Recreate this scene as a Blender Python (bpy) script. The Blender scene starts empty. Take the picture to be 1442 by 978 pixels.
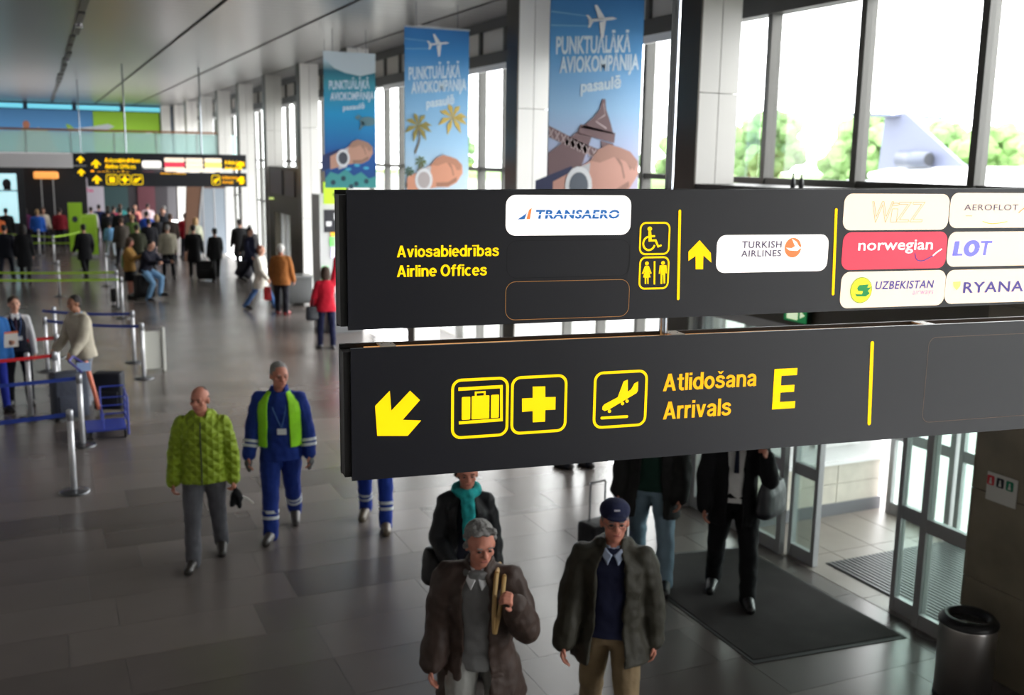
import bpy, bmesh, math, random
from math import sin, cos, pi, radians, sqrt, atan2
from mathutils import Vector, Matrix, noise

random.seed(7)
scene = bpy.context.scene
C = bpy.context.collection

# ------------------------------------------------------------------ camera
FPX, YAW, PITCH, ROLL, CAMZ = 1450.0, radians(24.6), radians(10.4), radians(0.9), 3.9
fwd = Vector((sin(YAW) * cos(PITCH), cos(YAW) * cos(PITCH), -sin(PITCH)))
rt = Vector((cos(YAW), -sin(YAW), 0))
up = rt.cross(fwd)
R_ = rt * cos(ROLL) + up * sin(ROLL)
U_ = -rt * sin(ROLL) + up * cos(ROLL)
cam_data = bpy.data.cameras.new('camera')
cam = bpy.data.objects.new('camera', cam_data)
C.objects.link(cam)
cam.matrix_world = Matrix(((R_.x, U_.x, -fwd.x, 0), (R_.y, U_.y, -fwd.y, 0), (R_.z, U_.z, -fwd.z, CAMZ), (0, 0, 0, 1)))
cam_data.sensor_width = 36.0
cam_data.lens = FPX / 1442 * 36.0
cam_data.clip_end = 600
cam_data.dof.use_dof = True
cam_data.dof.focus_distance = 3.25
cam_data.dof.aperture_fstop = 3.4
scene.camera = cam

# ------------------------------------------------------------------ world: bright overcast sky
world = bpy.data.worlds.new('overcast_sky')
scene.world = world
world.use_nodes = True
wn = world.node_tree
bg = wn.nodes['Background']
tc = wn.nodes.new('ShaderNodeTexCoord')
sp = wn.nodes.new('ShaderNodeSeparateXYZ')
rmp = wn.nodes.new('ShaderNodeValToRGB')
wn.links.new(tc.outputs['Generated'], sp.inputs[0])
wn.links.new(sp.outputs['Z'], rmp.inputs['Fac'])
wn.links.new(rmp.outputs['Color'], bg.inputs['Color'])
rmp.color_ramp.elements[0].position = 0.0
rmp.color_ramp.elements[0].color = (0.97, 0.975, 1.0, 1)
rmp.color_ramp.elements[1].position = 0.8
rmp.color_ramp.elements[1].color = (1.0, 0.985, 0.965, 1)
bg.inputs['Strength'].default_value = 9.5

scene.view_settings.view_transform = 'Standard'
scene.view_settings.look = 'None'
scene.view_settings.gamma = 1
scene.view_settings.use_curve_mapping = False
scene.view_settings.exposure = 0.0
scene.cycles.max_bounces = 8
scene.cycles.diffuse_bounces = 4
scene.cycles.glossy_bounces = 4
scene.cycles.transparent_max_bounces = 12
scene.cycles.sample_clamp_indirect = 6.0

def area(name, loc, rot, sx, sy, power, color=(1, 1, 1), portal=False):
    l = bpy.data.lights.new(name, 'AREA')
    l.shape = 'RECTANGLE'; l.size = sx; l.size_y = sy; l.energy = power; l.color = color
    if portal: l.cycles.is_portal = True
    o = bpy.data.objects.new(name, l); o.location = loc; o.rotation_euler = rot
    C.objects.link(o)
    return o
# daylight portals on the glazed wall (they only steer sampling of the sky)
area('window_portal', (7.9, 26, 3.2), (0, radians(90), 0), 6.4, 76, 0, portal=True)

# unseen fill lights added to brighten the mezzanine and the space below
area('mezzanine_fill_light', (-1, 50.5, 6.1), (0, 0, 0), 14, 8, 700, (1, .98, .94))
area('undercroft_fill_light', (0, 50, 3.25), (0, 0, 0), 12, 10, 160, (1, .95, .88))

# ------------------------------------------------------------------ materials
def lin(c):
    return tuple(((v / 255.0) / 12.92 if v / 255.0 <= 0.04045 else ((v / 255.0 + 0.055) / 1.055) ** 2.4) for v in c)

MATS = {}
def mat(name, rgb, rough=0.6, metal=0.0, bump=0.0, bscale=30.0, var=0.0, vscale=3.0, emit=0.0, spec=None, trans=0.0, gradient=None, sheen=0.0):
    """rgb in 0..255 sRGB; gradient = (rgb2, axis, lo, hi) for flat printed sheets (object coords)."""
    if name in MATS: return MATS[name]
    m = bpy.data.materials.new(name); m.use_nodes = True
    nt = m.node_tree; b = nt.nodes['Principled BSDF']
    c = lin(rgb)
    b.inputs['Base Color'].default_value = (*c, 1)
    b.inputs['Roughness'].default_value = rough
    b.inputs['Metallic'].default_value = metal
    if spec is not None: b.inputs['Specular IOR Level'].default_value = spec
    if sheen: b.inputs['Sheen Weight'].default_value = sheen
    if emit:
        b.inputs['Emission Color'].default_value = (*c, 1)
        b.inputs['Emission Strength'].default_value = emit
    if trans:
        b.inputs['Transmission Weight'].default_value = trans
    tcn = nt.nodes.new('ShaderNodeTexCoord')
    if var:
        nz = nt.nodes.new('ShaderNodeTexNoise'); nz.inputs['Scale'].default_value = vscale; nz.inputs['Detail'].default_value = 4
        nt.links.new(tcn.outputs['Object'], nz.inputs['Vector'])
        mp = nt.nodes.new('ShaderNodeMapRange')
        mp.inputs['From Min'].default_value = 0.3; mp.inputs['From Max'].default_value = 0.7
        mp.inputs['To Min'].default_value = 1 - var; mp.inputs['To Max'].default_value = 1 + var
        nt.links.new(nz.outputs['Fac'], mp.inputs['Value'])
        hs = nt.nodes.new('ShaderNodeHueSaturation'); hs.inputs['Color'].default_value = (*c, 1)
        nt.links.new(mp.outputs['Result'], hs.inputs['Value'])
        nt.links.new(hs.outputs['Color'], b.inputs['Base Color'])
    if gradient:
        c2, ax, lo, hi = gradient
        s = nt.nodes.new('ShaderNodeSeparateXYZ'); nt.links.new(tcn.outputs['Object'], s.inputs[0])
        mp = nt.nodes.new('ShaderNodeMapRange'); mp.inputs['From Min'].default_value = lo; mp.inputs['From Max'].default_value = hi
        nt.links.new(s.outputs[ax], mp.inputs['Value'])
        cr = nt.nodes.new('ShaderNodeValToRGB')
        stops = [(0, rgb)] + [(p, q) for p, q in c2]
        cr.color_ramp.elements[0].position = 0; cr.color_ramp.elements[0].color = (*c, 1)
        cr.color_ramp.elements[1].position = c2[-1][0]; cr.color_ramp.elements[1].color = (*lin(c2[-1][1]), 1)
        for p, q in c2[:-1]:
            e = cr.color_ramp.elements.new(p); e.color = (*lin(q), 1)
        nt.links.new(mp.outputs['Result'], cr.inputs['Fac'])
        nt.links.new(cr.outputs['Color'], b.inputs['Base Color'])
        if emit: nt.links.new(cr.outputs['Color'], b.inputs['Emission Color'])
    if bump:
        nz2 = nt.nodes.new('ShaderNodeTexNoise'); nz2.inputs['Scale'].default_value = bscale; nz2.inputs['Detail'].default_value = 5
        nt.links.new(tcn.outputs['Object'], nz2.inputs['Vector'])
        bp = nt.nodes.new('ShaderNodeBump'); bp.inputs['Strength'].default_value = bump; bp.inputs['Distance'].default_value = 0.02
        nt.links.new(nz2.outputs['Fac'], bp.inputs['Height'])
        nt.links.new(bp.outputs['Normal'], b.inputs['Normal'])
    MATS[name] = m
    return m

def cloth(name, rgb, **k):
    k.setdefault('rough', 0.85); k.setdefault('bump', 0.35); k.setdefault('bscale', 14); k.setdefault('spec', 0.25); k.setdefault('var', 0.12); k.setdefault('vscale', 6)
    return mat('cloth_' + name, rgb, **k)

def glass_mat(name, tint=(1, 1, 1), refl=0.10, rough=0.02):
    if name in MATS: return MATS[name]
    m = bpy.data.materials.new(name); m.use_nodes = True
    nt = m.node_tree; nt.nodes.clear()
    out = nt.nodes.new('ShaderNodeOutputMaterial'); mx = nt.nodes.new('ShaderNodeMixShader')
    tr = nt.nodes.new('ShaderNodeBsdfTransparent'); tr.inputs['Color'].default_value = (*tint, 1)
    gl = nt.nodes.new('ShaderNodeBsdfGlossy'); gl.inputs['Roughness'].default_value = rough
    lw = nt.nodes.new('ShaderNodeLayerWeight'); lw.inputs['Blend'].default_value = 0.25
    ml = nt.nodes.new('ShaderNodeMath'); ml.operation = 'MULTIPLY_ADD'; ml.inputs[1].default_value = 0.35; ml.inputs[2].default_value = refl * 0.4
    nt.links.new(lw.outputs['Fresnel'], ml.inputs[0]); nt.links.new(ml.outputs[0], mx.inputs['Fac'])
    nt.links.new(tr.outputs[0], mx.inputs[1]); nt.links.new(gl.outputs[0], mx.inputs[2]); nt.links.new(mx.outputs[0], out.inputs['Surface'])
    MATS[name] = m
    return m

# ------------------------------------------------------------------ object helpers
def tag(o, label=None, cat=None, group=None, kind=None):
    if label: o['label'] = label
    if cat: o['category'] = cat
    if group: o['group'] = group
    if kind: o['kind'] = kind
    return o

def empty(name, loc, rz=0.0, label=None, cat=None, group=None, kind=None):
    o = bpy.data.objects.new(name, None); C.objects.link(o)
    o.location = loc; o.rotation_euler = (0, 0, rz); o.empty_display_size = 0.2
    return tag(o, label, cat, group, kind)

def link_mesh(name, me, m, parent=None):
    o = bpy.data.objects.new(name, me); C.objects.link(o)
    if m is not None and not me.materials: me.materials.append(m)
    if parent is not None: o.parent = parent
    return o

class MB:
    """collects simple solids and links them as one mesh object"""
    def __init__(s): s.v = []; s.f = []; s.smooth = False
    def add(s, vs, fs):
        n = len(s.v); s.v += [tuple(p) for p in vs]; s.f += [tuple(i + n for i in f) for f in fs]
    def box(s, x0, x1, y0, y1, z0, z1):
        s.add([(x0, y0, z0), (x1, y0, z0), (x1, y1, z0), (x0, y1, z0), (x0, y0, z1), (x1, y0, z1), (x1, y1, z1), (x0, y1, z1)],
              [(0, 3, 2, 1), (4, 5, 6, 7), (0, 1, 5, 4), (1, 2, 6, 5), (2, 3, 7, 6), (3, 0, 4, 7)])
        return s
    def bbox(s, x0, x1, y0, y1, z0, z1, b=0.01):
        """box with chamfered edges"""
        bm = bmesh.new(); bmesh.ops.create_cube(bm, size=1)
        for v in bm.verts:
            v.co = Vector(((x0 + x1) / 2 + v.co.x * (x1 - x0), (y0 + y1) / 2 + v.co.y * (y1 - y0), (z0 + z1) / 2 + v.co.z * (z1 - z0)))
        bmesh.ops.bevel(bm, geom=bm.edges[:], offset=b, segments=2, affect='EDGES', profile=0.6)
        bm.verts.index_update()
        s.add([v.co[:] for v in bm.verts], [[v.index for v in f.verts] for f in bm.faces]); bm.free()
        return s
    def tube(s, p0, p1, r0, r1=None, n=12, cap=True):
        r1 = r0 if r1 is None else r1
        p0, p1 = Vector(p0), Vector(p1); d = (p1 - p0).normalized()
        a = d.orthogonal().normalized(); b = d.cross(a)
        vs = [p0 + (a * cos(t) + b * sin(t)) * r0 for t in (2 * pi * i / n for i in range(n))] + \
             [p1 + (a * cos(t) + b * sin(t)) * r1 for t in (2 * pi * i / n for i in range(n))]
        fs = [(i, (i + 1) % n, n + (i + 1) % n, n + i) for i in range(n)]
        if cap: fs += [tuple(range(n - 1, -1, -1)), tuple(range(n, 2 * n))]
        s.add(vs, fs); return s
    def path(s, pts, r, n=8):
        for a, b in zip(pts, pts[1:]): s.tube(a, b, r, n=n)
        return s
    def lathe(s, prof, cx=0, cy=0, n=24):
        """prof: list of (r, z)"""
        vs = []
        for r, z in prof: vs += [(cx + r * cos(2 * pi * i / n), cy + r * sin(2 * pi * i / n), z) for i in range(n)]
        fs = []
        for k in range(len(prof) - 1):
            fs += [(k * n + i, k * n + (i + 1) % n, (k + 1) * n + (i + 1) % n, (k + 1) * n + i) for i in range(n)]
        if prof[0][0] > 1e-4: fs.append(tuple(range(n - 1, -1, -1)))
        if prof[-1][0] > 1e-4: fs.append(tuple(range((len(prof) - 1) * n, len(prof) * n)))
        s.add(vs, fs); return s
    def prism(s, pts, y0, y1):
        """polygon in XZ extruded along Y"""
        n = len(pts)
        s.add([(x, y0, z) for x, z in pts] + [(x, y1, z) for x, z in pts],
              [tuple(range(n)), tuple(range(2 * n - 1, n - 1, -1))] + [(i, i + n, (i + 1) % n + n, (i + 1) % n) for i in range(n)])
        return s
    def quad3(s, a, b, c, d): s.add([a, b, c, d], [(0, 1, 2, 3)]); return s
    def build(s, name, m, parent=None, smooth=False):
        me = bpy.data.meshes.new(name); me.from_pydata(s.v, [], s.f); me.update()
        if smooth:
            me.polygons.foreach_set('use_smooth', [True] * len(me.polygons))
        return link_mesh(name, me, m, parent)

def struct(o): o['kind'] = 'structure'; return o
def stuff(o): o['kind'] = 'stuff'; return o

# ------------------------------------------------------------------ lettering (flat polygons in the XZ plane)
def arc(cx, cy, rx, ry, a0, a1, n=14):
    return [(cx + rx * cos(radians(a0 + (a1 - a0) * i / n)), cy + ry * sin(radians(a0 + (a1 - a0) * i / n))) for i in range(n + 1)]
def spline(pts, k=6):
    out = []
    P = [pts[0]] + list(pts) + [pts[-1]]
    for i in range(1, len(P) - 2):
        for j in range(k):
            t = j / k
            q = []
            for ax in (0, 1):
                p0, p1, p2, p3 = P[i - 1][ax], P[i][ax], P[i + 1][ax], P[i + 2][ax]
                q.append(0.5 * ((2 * p1) + (-p0 + p2) * t + (2 * p0 - 5 * p1 + 4 * p2 - p3) * t * t + (-p0 + 3 * p1 - 3 * p2 + p3) * t ** 3))
            out.append(tuple(q))
    out.append(pts[-1]); return out
def ribbon(pts, w):
    """list of quads following a centre line"""
    L, Rr = [], []
    for i, p in enumerate(pts):
        a = pts[max(i - 1, 0)]; b = pts[min(i + 1, len(pts) - 1)]
        dx, dy = b[0] - a[0], b[1] - a[1]; l = sqrt(dx * dx + dy * dy) or 1
        nx, ny = -dy / l * w / 2, dx / l * w / 2
        L.append((p[0] + nx, p[1] + ny)); Rr.append((p[0] - nx, p[1] - ny))
    return [[L[i], Rr[i], Rr[i + 1], L[i + 1]] for i in range(len(pts) - 1)]
def rect(x0, y0, x1, y1): return [[(x0, y0), (x1, y0), (x1, y1), (x0, y1)]]
SW = 0.155
def glyph(ch):
    """bold grotesque glyphs, cap height 1: returns polygons, advance width"""
    w = SW
    st = lambda x, y0=0.0, y1=1.0: rect(x, y0, x + w, y1)
    ring = lambda cx: ribbon(arc(cx, .37, .215, .30, 0, 360, 28), w)
    if ch == ' ': return [], .27
    if ch == 'A': return [[(0, 0), (.18, 0), (.45, 1), (.27, 1)], [(.72, 0), (.54, 0), (.27, 1), (.45, 1)], [(.14, .22), (.58, .22), (.54, .36), (.18, .36)]], .72
    if ch == 'É': return rect(0, 0, .2, 1) + rect(0, 0, .62, .175) + rect(0, .41, .57, .585) + rect(0, .825, .62, 1), .63
    if ch == 'E': return st(0) + rect(0, 0, .60, .16) + rect(0, .42, .56, .57) + rect(0, .84, .59, 1), .63
    if ch == 'O': return ribbon(arc(.37, .5, .29, .43, 0, 360, 32), w + .01), .74
    if ch == 'v': return [[(0, .74), (.17, .74), (.36, 0), (.20, 0)], [(.56, .74), (.39, .74), (.20, 0), (.36, 0)]], .56
    if ch == 'i': return st(0, 0, .74) + st(0, .85, 1), w
    if ch == 'ī': return st(0.05, 0, .74) + rect(-.06, .87, .32, .98), w + .1
    if ch == 'l': return st(0), w
    if ch == 'o': return ring(.29), .58
    if ch == 'b': return st(0) + ring(.29), .58
    if ch == 'd': return st(.58 - w) + ring(.29), .58
    if ch == 'e': return ribbon(arc(.285, .37, .21, .30, 2, 318, 26), w) + rect(.12, .315, .57, .425), .57
    if ch == 'c': return ribbon(arc(.28, .37, .205, .30, 48, 312, 24), w), .53
    if ch == 'a': return ribbon(arc(.27, .50, .185, .17, 172, 0, 14) + [(.455, .42), (.455, .10), (.475, 0)], w) + ribbon([(.46, .42), (.33, .385), (.2, .36), (.115, .30), (.09, .2), (.13, .10), (.22, .07), (.34, .10), (.43, .18), (.455, .3)], w - .02), .57
    if ch == 'r': return st(0, 0, .74) + ribbon([(.08, .45), (.12, .58), (.21, .655), (.35, .665)], w), .36
    if ch == 'n': return st(0, 0, .74) + ribbon(arc(.275, .46, .195, .21, 165, 0, 12) + [(.47, .3), (.47, 0)], w), .55
    if ch == 's' or ch == 'š':
        p = ribbon(spline([(.46, .53), (.42, .62), (.32, .67), (.2, .66), (.11, .6), (.105, .51), (.18, .44), (.3, .395), (.42, .34), (.465, .24), (.42, .12), (.3, .07), (.17, .08), (.09, .14), (.06, .23)]), w - .015)
        if ch == 'š': p += [[(.10, 1.0), (.21, 1.0), (.34, .84), (.21, .84)], [(.44, 1.0), (.33, 1.0), (.20, .84), (.33, .84)]]
        return p, .53
    if ch == 't': return ribbon([(.185, .96), (.185, .22), (.20, .12), (.27, .07), (.38, .075)], w) + rect(0, .61, .37, .74), .38
    if ch == 'f': return ribbon([(.185, 0), (.185, .78), (.21, .88), (.28, .93), (.40, .925)], w) + rect(0, .61, .37, .74), .38
    if ch == 'L': return st(0) + rect(0, 0, .54, .16), .55
    if ch == 'T': return rect(0, .84, .62, 1) + rect(.23, 0, .39, 1), .62
    return [], .3
def text_polys(s, track=.058, sw=.172):
    global SW
    SW = sw; x = 0; out = []
    for ch in s:
        p, adv = glyph(ch)
        out += [[(a + x, b) for a, b in q] for q in p]
        x += adv + (track if ch != ' ' else 0)
    SW = .155
    return out
_fc = {}
def font_polys(s, offset=0.0, spacing=1.0):
    """polygons of the built-in font, scaled to cap height 1"""
    def raw(t, off):
        cu = bpy.data.curves.new('lettering_curve', 'FONT'); cu.body = t; cu.offset = off; cu.resolution_u = 3; cu.space_character = spacing
        ob = bpy.data.objects.new('lettering_curve', cu)
        me = bpy.data.meshes.new_from_object(ob)
        r = [[(me.vertices[i].co.x, me.vertices[i].co.y) for i in p.vertices] for p in me.polygons]
        bpy.data.meshes.remove(me); bpy.data.objects.remove(ob); bpy.data.curves.remove(cu)
        return r
    if 'H' not in _fc:
        _fc['H'] = max(y for q in raw('H', 0) for _, y in q)
    k = 1 / _fc['H']
    return [[(x * k, y * k) for x, y in q] for q in raw(s, offset)]
def flat(polys, y=0.0, d=0.0):
    """front-facing (-Y) flat polygons in the XZ plane"""
    mb = MB()
    for q in polys:
        a = sum(q[i][0] * q[(i + 1) % len(q)][1] - q[(i + 1) % len(q)][0] * q[i][1] for i in range(len(q)))
        if a < 0: q = q[::-1]
        mb.add([(x, y, z) for x, z in q], [tuple(range(len(q)))])
    return mb
def fit(polys, x0, x1, zb, cap, shear=0.0):
    xs = [p[0] for q in polys for p in q]; a, b = min(xs), max(xs)
    k = (x1 - x0) / (b - a)
    return [[(x0 + (x - a) * k + y * cap * shear, zb + y * cap) for x, y in q] for q in polys]
def rrect_pts(x0, x1, z0, z1, r, n=6):
    o = []
    for cx, cz, a in ((x1 - r, z0 + r, -90), (x1 - r, z1 - r, 0), (x0 + r, z1 - r, 90), (x0 + r, z0 + r, 180)):
        o += [(cx + r * cos(radians(a + 90 * i / n)), cz + r * sin(radians(a + 90 * i / n))) for i in range(n + 1)]
    return o
def outline(x0, x1, z0, z1, r, w):
    a = rrect_pts(x0, x1, z0, z1, r); b = rrect_pts(x0 + w, x1 - w, z0 + w, z1 - w, max(r - w, .001)); n = len(a)
    return [[a[i], a[(i + 1) % n], b[(i + 1) % n], b[i]] for i in range(n)]
# ================================================================== THE SETTING
M_grout = mat('grout', (58, 54, 52), rough=0.5)
def stone_floor_mat(name, rgb, rough):
    m = mat(name, rgb, rough=rough, spec=0.55)
    nt = m.node_tree; b = nt.nodes['Principled BSDF']
    g = nt.nodes.new('ShaderNodeNewGeometry')
    n1 = nt.nodes.new('ShaderNodeTexNoise'); n1.inputs['Scale'].default_value = 2.2; n1.inputs['Detail'].default_value = 3; n1.inputs['Roughness'].default_value = .5
    nt.links.new(g.outputs['Position'], n1.inputs['Vector'])
    mp = nt.nodes.new('ShaderNodeMapRange'); mp.inputs['From Min'].default_value = .15; mp.inputs['From Max'].default_value = .85; mp.inputs['To Min'].default_value = .95; mp.inputs['To Max'].default_value = 1.05
    nt.links.new(n1.outputs['Fac'], mp.inputs['Value'])
    # per-slab tone from the slab's own attribute
    at = nt.nodes.new('ShaderNodeAttribute'); at.attribute_name = 'tone'; at.attribute_type = 'GEOMETRY'
    ml = nt.nodes.new('ShaderNodeMath'); ml.operation = 'MULTIPLY'
    nt.links.new(at.outputs['Fac'], ml.inputs[0]); nt.links.new(mp.outputs['Result'], ml.inputs[1])
    hs = nt.nodes.new('ShaderNodeHueSaturation'); hs.inputs['Color'].default_value = (*lin(rgb), 1)
    nt.links.new(ml.outputs[0], hs.inputs['Value']); nt.links.new(hs.outputs['Color'], b.inputs['Base Color'])
    n2 = nt.nodes.new('ShaderNodeTexNoise'); n2.inputs['Scale'].default_value = 1.1; n2.inputs['Detail'].default_value = 1
    nt.links.new(g.outputs['Position'], n2.inputs['Vector'])
    m2 = nt.nodes.new('ShaderNodeMapRange'); m2.inputs['From Min'].default_value = .1; m2.inputs['From Max'].default_value = .9; m2.inputs['To Min'].default_value = rough - .03; m2.inputs['To Max'].default_value = rough + .05
    nt.links.new(n2.outputs['Fac'], m2.inputs['Value']); nt.links.new(m2.outputs['Result'], b.inputs['Roughness'])
    return m
M_floor = stone_floor_mat('polished_stone', (100, 93, 90), 0.24)

floor = struct(MB().box(-9, 6.62, -8, 64, -0.12, -0.004).build('floor', M_grout))
TW, TD, GAP = 1.50, 0.62, 0.004
def slab_mesh(tone, w, d):
    me = MB().box(GAP / 2, w - GAP / 2, GAP / 2, d - GAP / 2, -0.004, 0.0)
    bpy_me = bpy.data.meshes.new('floor_slab'); bpy_me.from_pydata(me.v, [], me.f); bpy_me.materials.append(M_floor)
    a = bpy_me.attributes.new('tone', 'FLOAT', 'FACE'); a.data.foreach_set('value', [tone] * len(bpy_me.polygons))
    return bpy_me
TONES = [.62, .74, .86, .94, 1.0, 1.06, 1.14]
slabs = [slab_mesh(t, TW, TD) for t in TONES]
rnd = random.Random(11)
cells = []
for j in range(-6, 103):
    y = j * TD; off = rnd.choice([0, .4, .7, .2]); rowtone = rnd.choice([0, 0, 0, 1, -1, -2])
    x = -9 + off
    while x < 6.62 - .02:
        t = min(6, max(0, rnd.choice([2, 3, 3, 4, 4, 5, 5, 6, 1]) + rowtone))
        if rnd.random() < .08: t = 0
        cells.append((x, y, min(TW, 6.62 - x), t)); x += TW
def seen(x, y, zz=0.0):
    d = Vector((x, y, zz)) - Vector((0, 0, CAMZ)); z = d.dot(fwd)
    if z < .5: return False
    px = 721 + FPX * d.dot(R_) / z; py = 489 - FPX * d.dot(U_) / z
    return -90 < px < 1530 and py < 1080
near = [c for c in cells if seen(c[0] + .6, c[1] + .3) and c[2] > 1.49]
near.sort(key=lambda c: (c[0]) ** 2 + c[1] ** 2)
near = near[:300]; nearset = set(near)
for c in near:
    o = bpy.data.objects.new('stone_slab', slabs[c[3]]); C.objects.link(o); o.location = (c[0], c[1], 0); o.parent = floor
fm = MB(); tn = []
for c in cells:
    if c in nearset: continue
    fm.box(c[0] + GAP / 2, c[0] + c[2] - GAP / 2, c[1] + GAP / 2, c[1] + TD - GAP / 2, -.004, 0); tn += [TONES[c[3]]] * 6
far = stuff(fm.build('stone_slabs', M_floor, floor))
a = far.data.attributes.new('tone', 'FLOAT', 'FACE'); a.data.foreach_set('value', tn)

# ---- ceiling of reflective metal panels
CZ = 6.3
M_ceil_gap = mat('ceiling_void', (40, 40, 40), rough=.8)
ceiling = struct(MB().box(-9.4, 8.2, -8, 64, CZ + .03, CZ + .15).build('ceiling', M_ceil_gap))
M_ceil = mat('ceiling_metal', (128, 125, 124), rough=.30, metal=.8, bump=.05, bscale=1.5)
seams = [-9.4, -7.5, -5.6, -3.75, -1.85, 0.86, 2.87, 4.72, 6.6, 8.1]
cm = {}
PL = 2.0
pan = []
for i in range(len(seams) - 1):
    for j in range(-4, 32): pan.append((i, j))
pan_near = sorted([p for p in pan if seen(seams[p[0]] + .9, p[1] * PL + 1, CZ) and p[1] * PL > 8], key=lambda p: p[1])[:300]
pn = set(pan_near)
for i in range(len(seams) - 1):
    w = seams[i + 1] - seams[i]
    b = MB()
    for q in range(5): b.box(.04, w - .04, q * .4 + .004, q * .4 + .392, -.012, .02)
    me = bpy.data.meshes.new('ceiling_panel'); me.from_pydata(b.v, [], b.f); me.materials.append(M_ceil); cm[i] = me
rest = MB()
for i, j in pan:
    if (i, j) in pn:
        o = bpy.data.objects.new('ceiling_panel', cm[i]); C.objects.link(o); o.location = (seams[i], j * PL, CZ); o.parent = ceiling
    else:
        rest.box(seams[i] + .02, seams[i + 1] - .02, j * PL + .005, j * PL + PL - .005, CZ - .012, CZ + .02)
stuff(rest.build('ceiling_panels', M_ceil, ceiling))
# dark recessed lighting track
trk = MB()
yy = 8.0
while yy < 57:
    trk.box(.80 + rnd.uniform(-.03, .02), .92 + rnd.uniform(-.02, .03), yy, yy + 1.6, CZ - .06, CZ - .012); yy += 2.0
trk.build('track_housing', mat('track_dark', (52, 50, 48), rough=.5), ceiling)
for i, yy in enumerate((11.2, 15.2, 21.0, 29.0)):
    MB().lathe([(.0, CZ - .18), (.07, CZ - .18), (.05, CZ - .10)], 0.86, yy, 12).build('spotlight', mat('chrome', (200, 200, 205), rough=.2, metal=1), ceiling)

# ---- other walls (outside the frame, closing the hall)
M_wall = mat('painted_wall', (178, 174, 168), rough=.8)
struct(MB().box(-9.6, -9.4, -8, 64, 0, CZ + .1).build('wall_left', M_wall))
struct(MB().box(-9.6, 8.2, -8.3, -8, 0, CZ + .1).build('wall_front', M_wall))
struct(MB().box(-9.6, 8.2, 64, 64.3, 0, CZ + .1).build('wall_back', mat('dark_wall', (60, 58, 60), rough=.8)))

# ---- columns along the glazed right wall
M_white = mat('white_cladding', (214, 212, 208), rough=.45, bump=.05, bscale=2)
M_dkside = mat('dark_cladding', (74, 70, 62), rough=.35, metal=.3)
M_alu = mat('aluminium', (172, 172, 174), rough=.4, metal=.25)
M_dkalu = mat('dark_aluminium', (88, 87, 84), rough=.45, metal=.3)
P = 4.63; Y0 = 4.85
wall_right = empty('wall_right', (7.0, 20, 0), kind='structure')
wm = lambda mb: mb
def at_wall(mb):  # wall_right's origin sits at (7,20,0)
    mb.v = [(x - 7.0, y - 20, z) for x, y, z in mb.v]; return mb
for k in range(-2, 12):
    y = Y0 + P * k
    if k == 0:
        continue
    col_ = empty('trim_%d' % (k + 3), (6.75, y, 0), kind='structure')
    # four clad slabs on the face towards the viewer, joint at 4.6 m
    for (xa, xb) in ((-.25, -.005), (.005, .25)):
        for (za, zb) in ((0, 2.2), (2.208, 4.62), (4.628, CZ)):
            MB().box(xa, xb, 0, .40, za, zb).build('cladding_panel', M_white, col_)
    MB().box(-.27, -.25, .0, .41, 0, CZ).build('side_cladding', M_dkside, col_)  # hall-facing side, darker than the front panels

# ---- glazing bays
G_clear = glass_mat('clear_glass', (.99, 1, .99))
G_green = glass_mat('green_glass', (.90, .965, .94), refl=.12)
M_frost = mat('frosted_blind', (200, 196, 190), rough=.7)
GX = 7.5
# closing return wall between columns and glass line: soffit
for ya_, yb_ in ((-8, 3.5), (9.5, 64)): at_wall(MB().box(7.46, 7.62, ya_, yb_, 0, .35)).build('plinth', mat('plinth_grey', (120, 118, 114), rough=.7), wall_right)
bay_id = 0
for k in range(-2, 12):
    ya = Y0 + P * k + .2; yb = ya + P
    bay_id += 1
    w_ = empty('window_%d' % bay_id, (GX, ya, 0), kind='structure')
    near_bay = (k == 0)
    muls = [0, 1.60, 3.06, 4.50] if near_bay else [1.3, 2.45, 3.55] if k == 1 else [0, 1.3, 2.45, 3.55]
    edges = sorted(set([0] + muls + [P]))
    zlow = 3.66 if near_bay else .35
    for q, m_ in enumerate(muls):
        MB().box(-.07, .07, m_ - .04, m_ + .04, zlow, CZ).build('mullion', M_dkalu, w_)
    MB().box(-.10, .10, 0, P, 5.50, 5.72).build('transom_beam', mat('beam_dark', (66, 65, 64), rough=.5), w_)
    MB().box(-.08, .08, 0, P, 6.12, CZ).build('head_rail', mat('beam_dark', (66, 65, 64)), w_)
    MB().box(-.05, .05, 0, P, 3.66, 3.73).build('middle_rail', M_dkalu, w_)
    if not near_bay:
        MB().box(-.16, -.12, .35, P - .2, 5.40, 5.50).build('blind_box', mat('blind_white', (225, 225, 225), rough=.6), w_)
        MB().box(-.05, .05, 0, P, 2.2, 2.26).build('lower_rail', M_dkalu, w_)
    for a_, b_ in zip(edges, edges[1:]):
        MB().box(-.01, .01, a_ + .03, b_ - .03, 5.72, 6.12).build('clerestory_pane', M_frost, w_)
        MB().box(-.006, .006, a_ + .03, b_ - .03, 3.73, 5.50).build('pane', G_clear, w_)
        if not near_bay:
            MB().box(-.006, .006, a_ + .03, b_ - .03, .35, 2.2).build('pane', G_clear, w_)
            MB().box(-.006, .006, a_ + .03, b_ - .03, 2.26, 3.66).build('pane', G_clear, w_)

# ---- vestibule beside the near bay
M_brown = mat('brown_panel', (72, 66, 55), rough=.45, bump=.05, bscale=3)
lintel = MB().box(6.56, 6.86, 4.0, 9.5, 2.35, 3.60); at_wall(lintel).build('lintel', M_brown, wall_right)
at_wall(MB().box(6.5, 9.0, 3.9, 9.95, 3.60, 3.66)).build('roof_slab', mat('ledge_dark', (60, 60, 60), rough=.5), wall_right)
at_wall(MB().box(7.46, 8.9, 8.95, 9.3, 0, 3.6)).build('side_wall', mat('vestibule_white', (214, 214, 214), rough=.7), wall_right)
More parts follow.
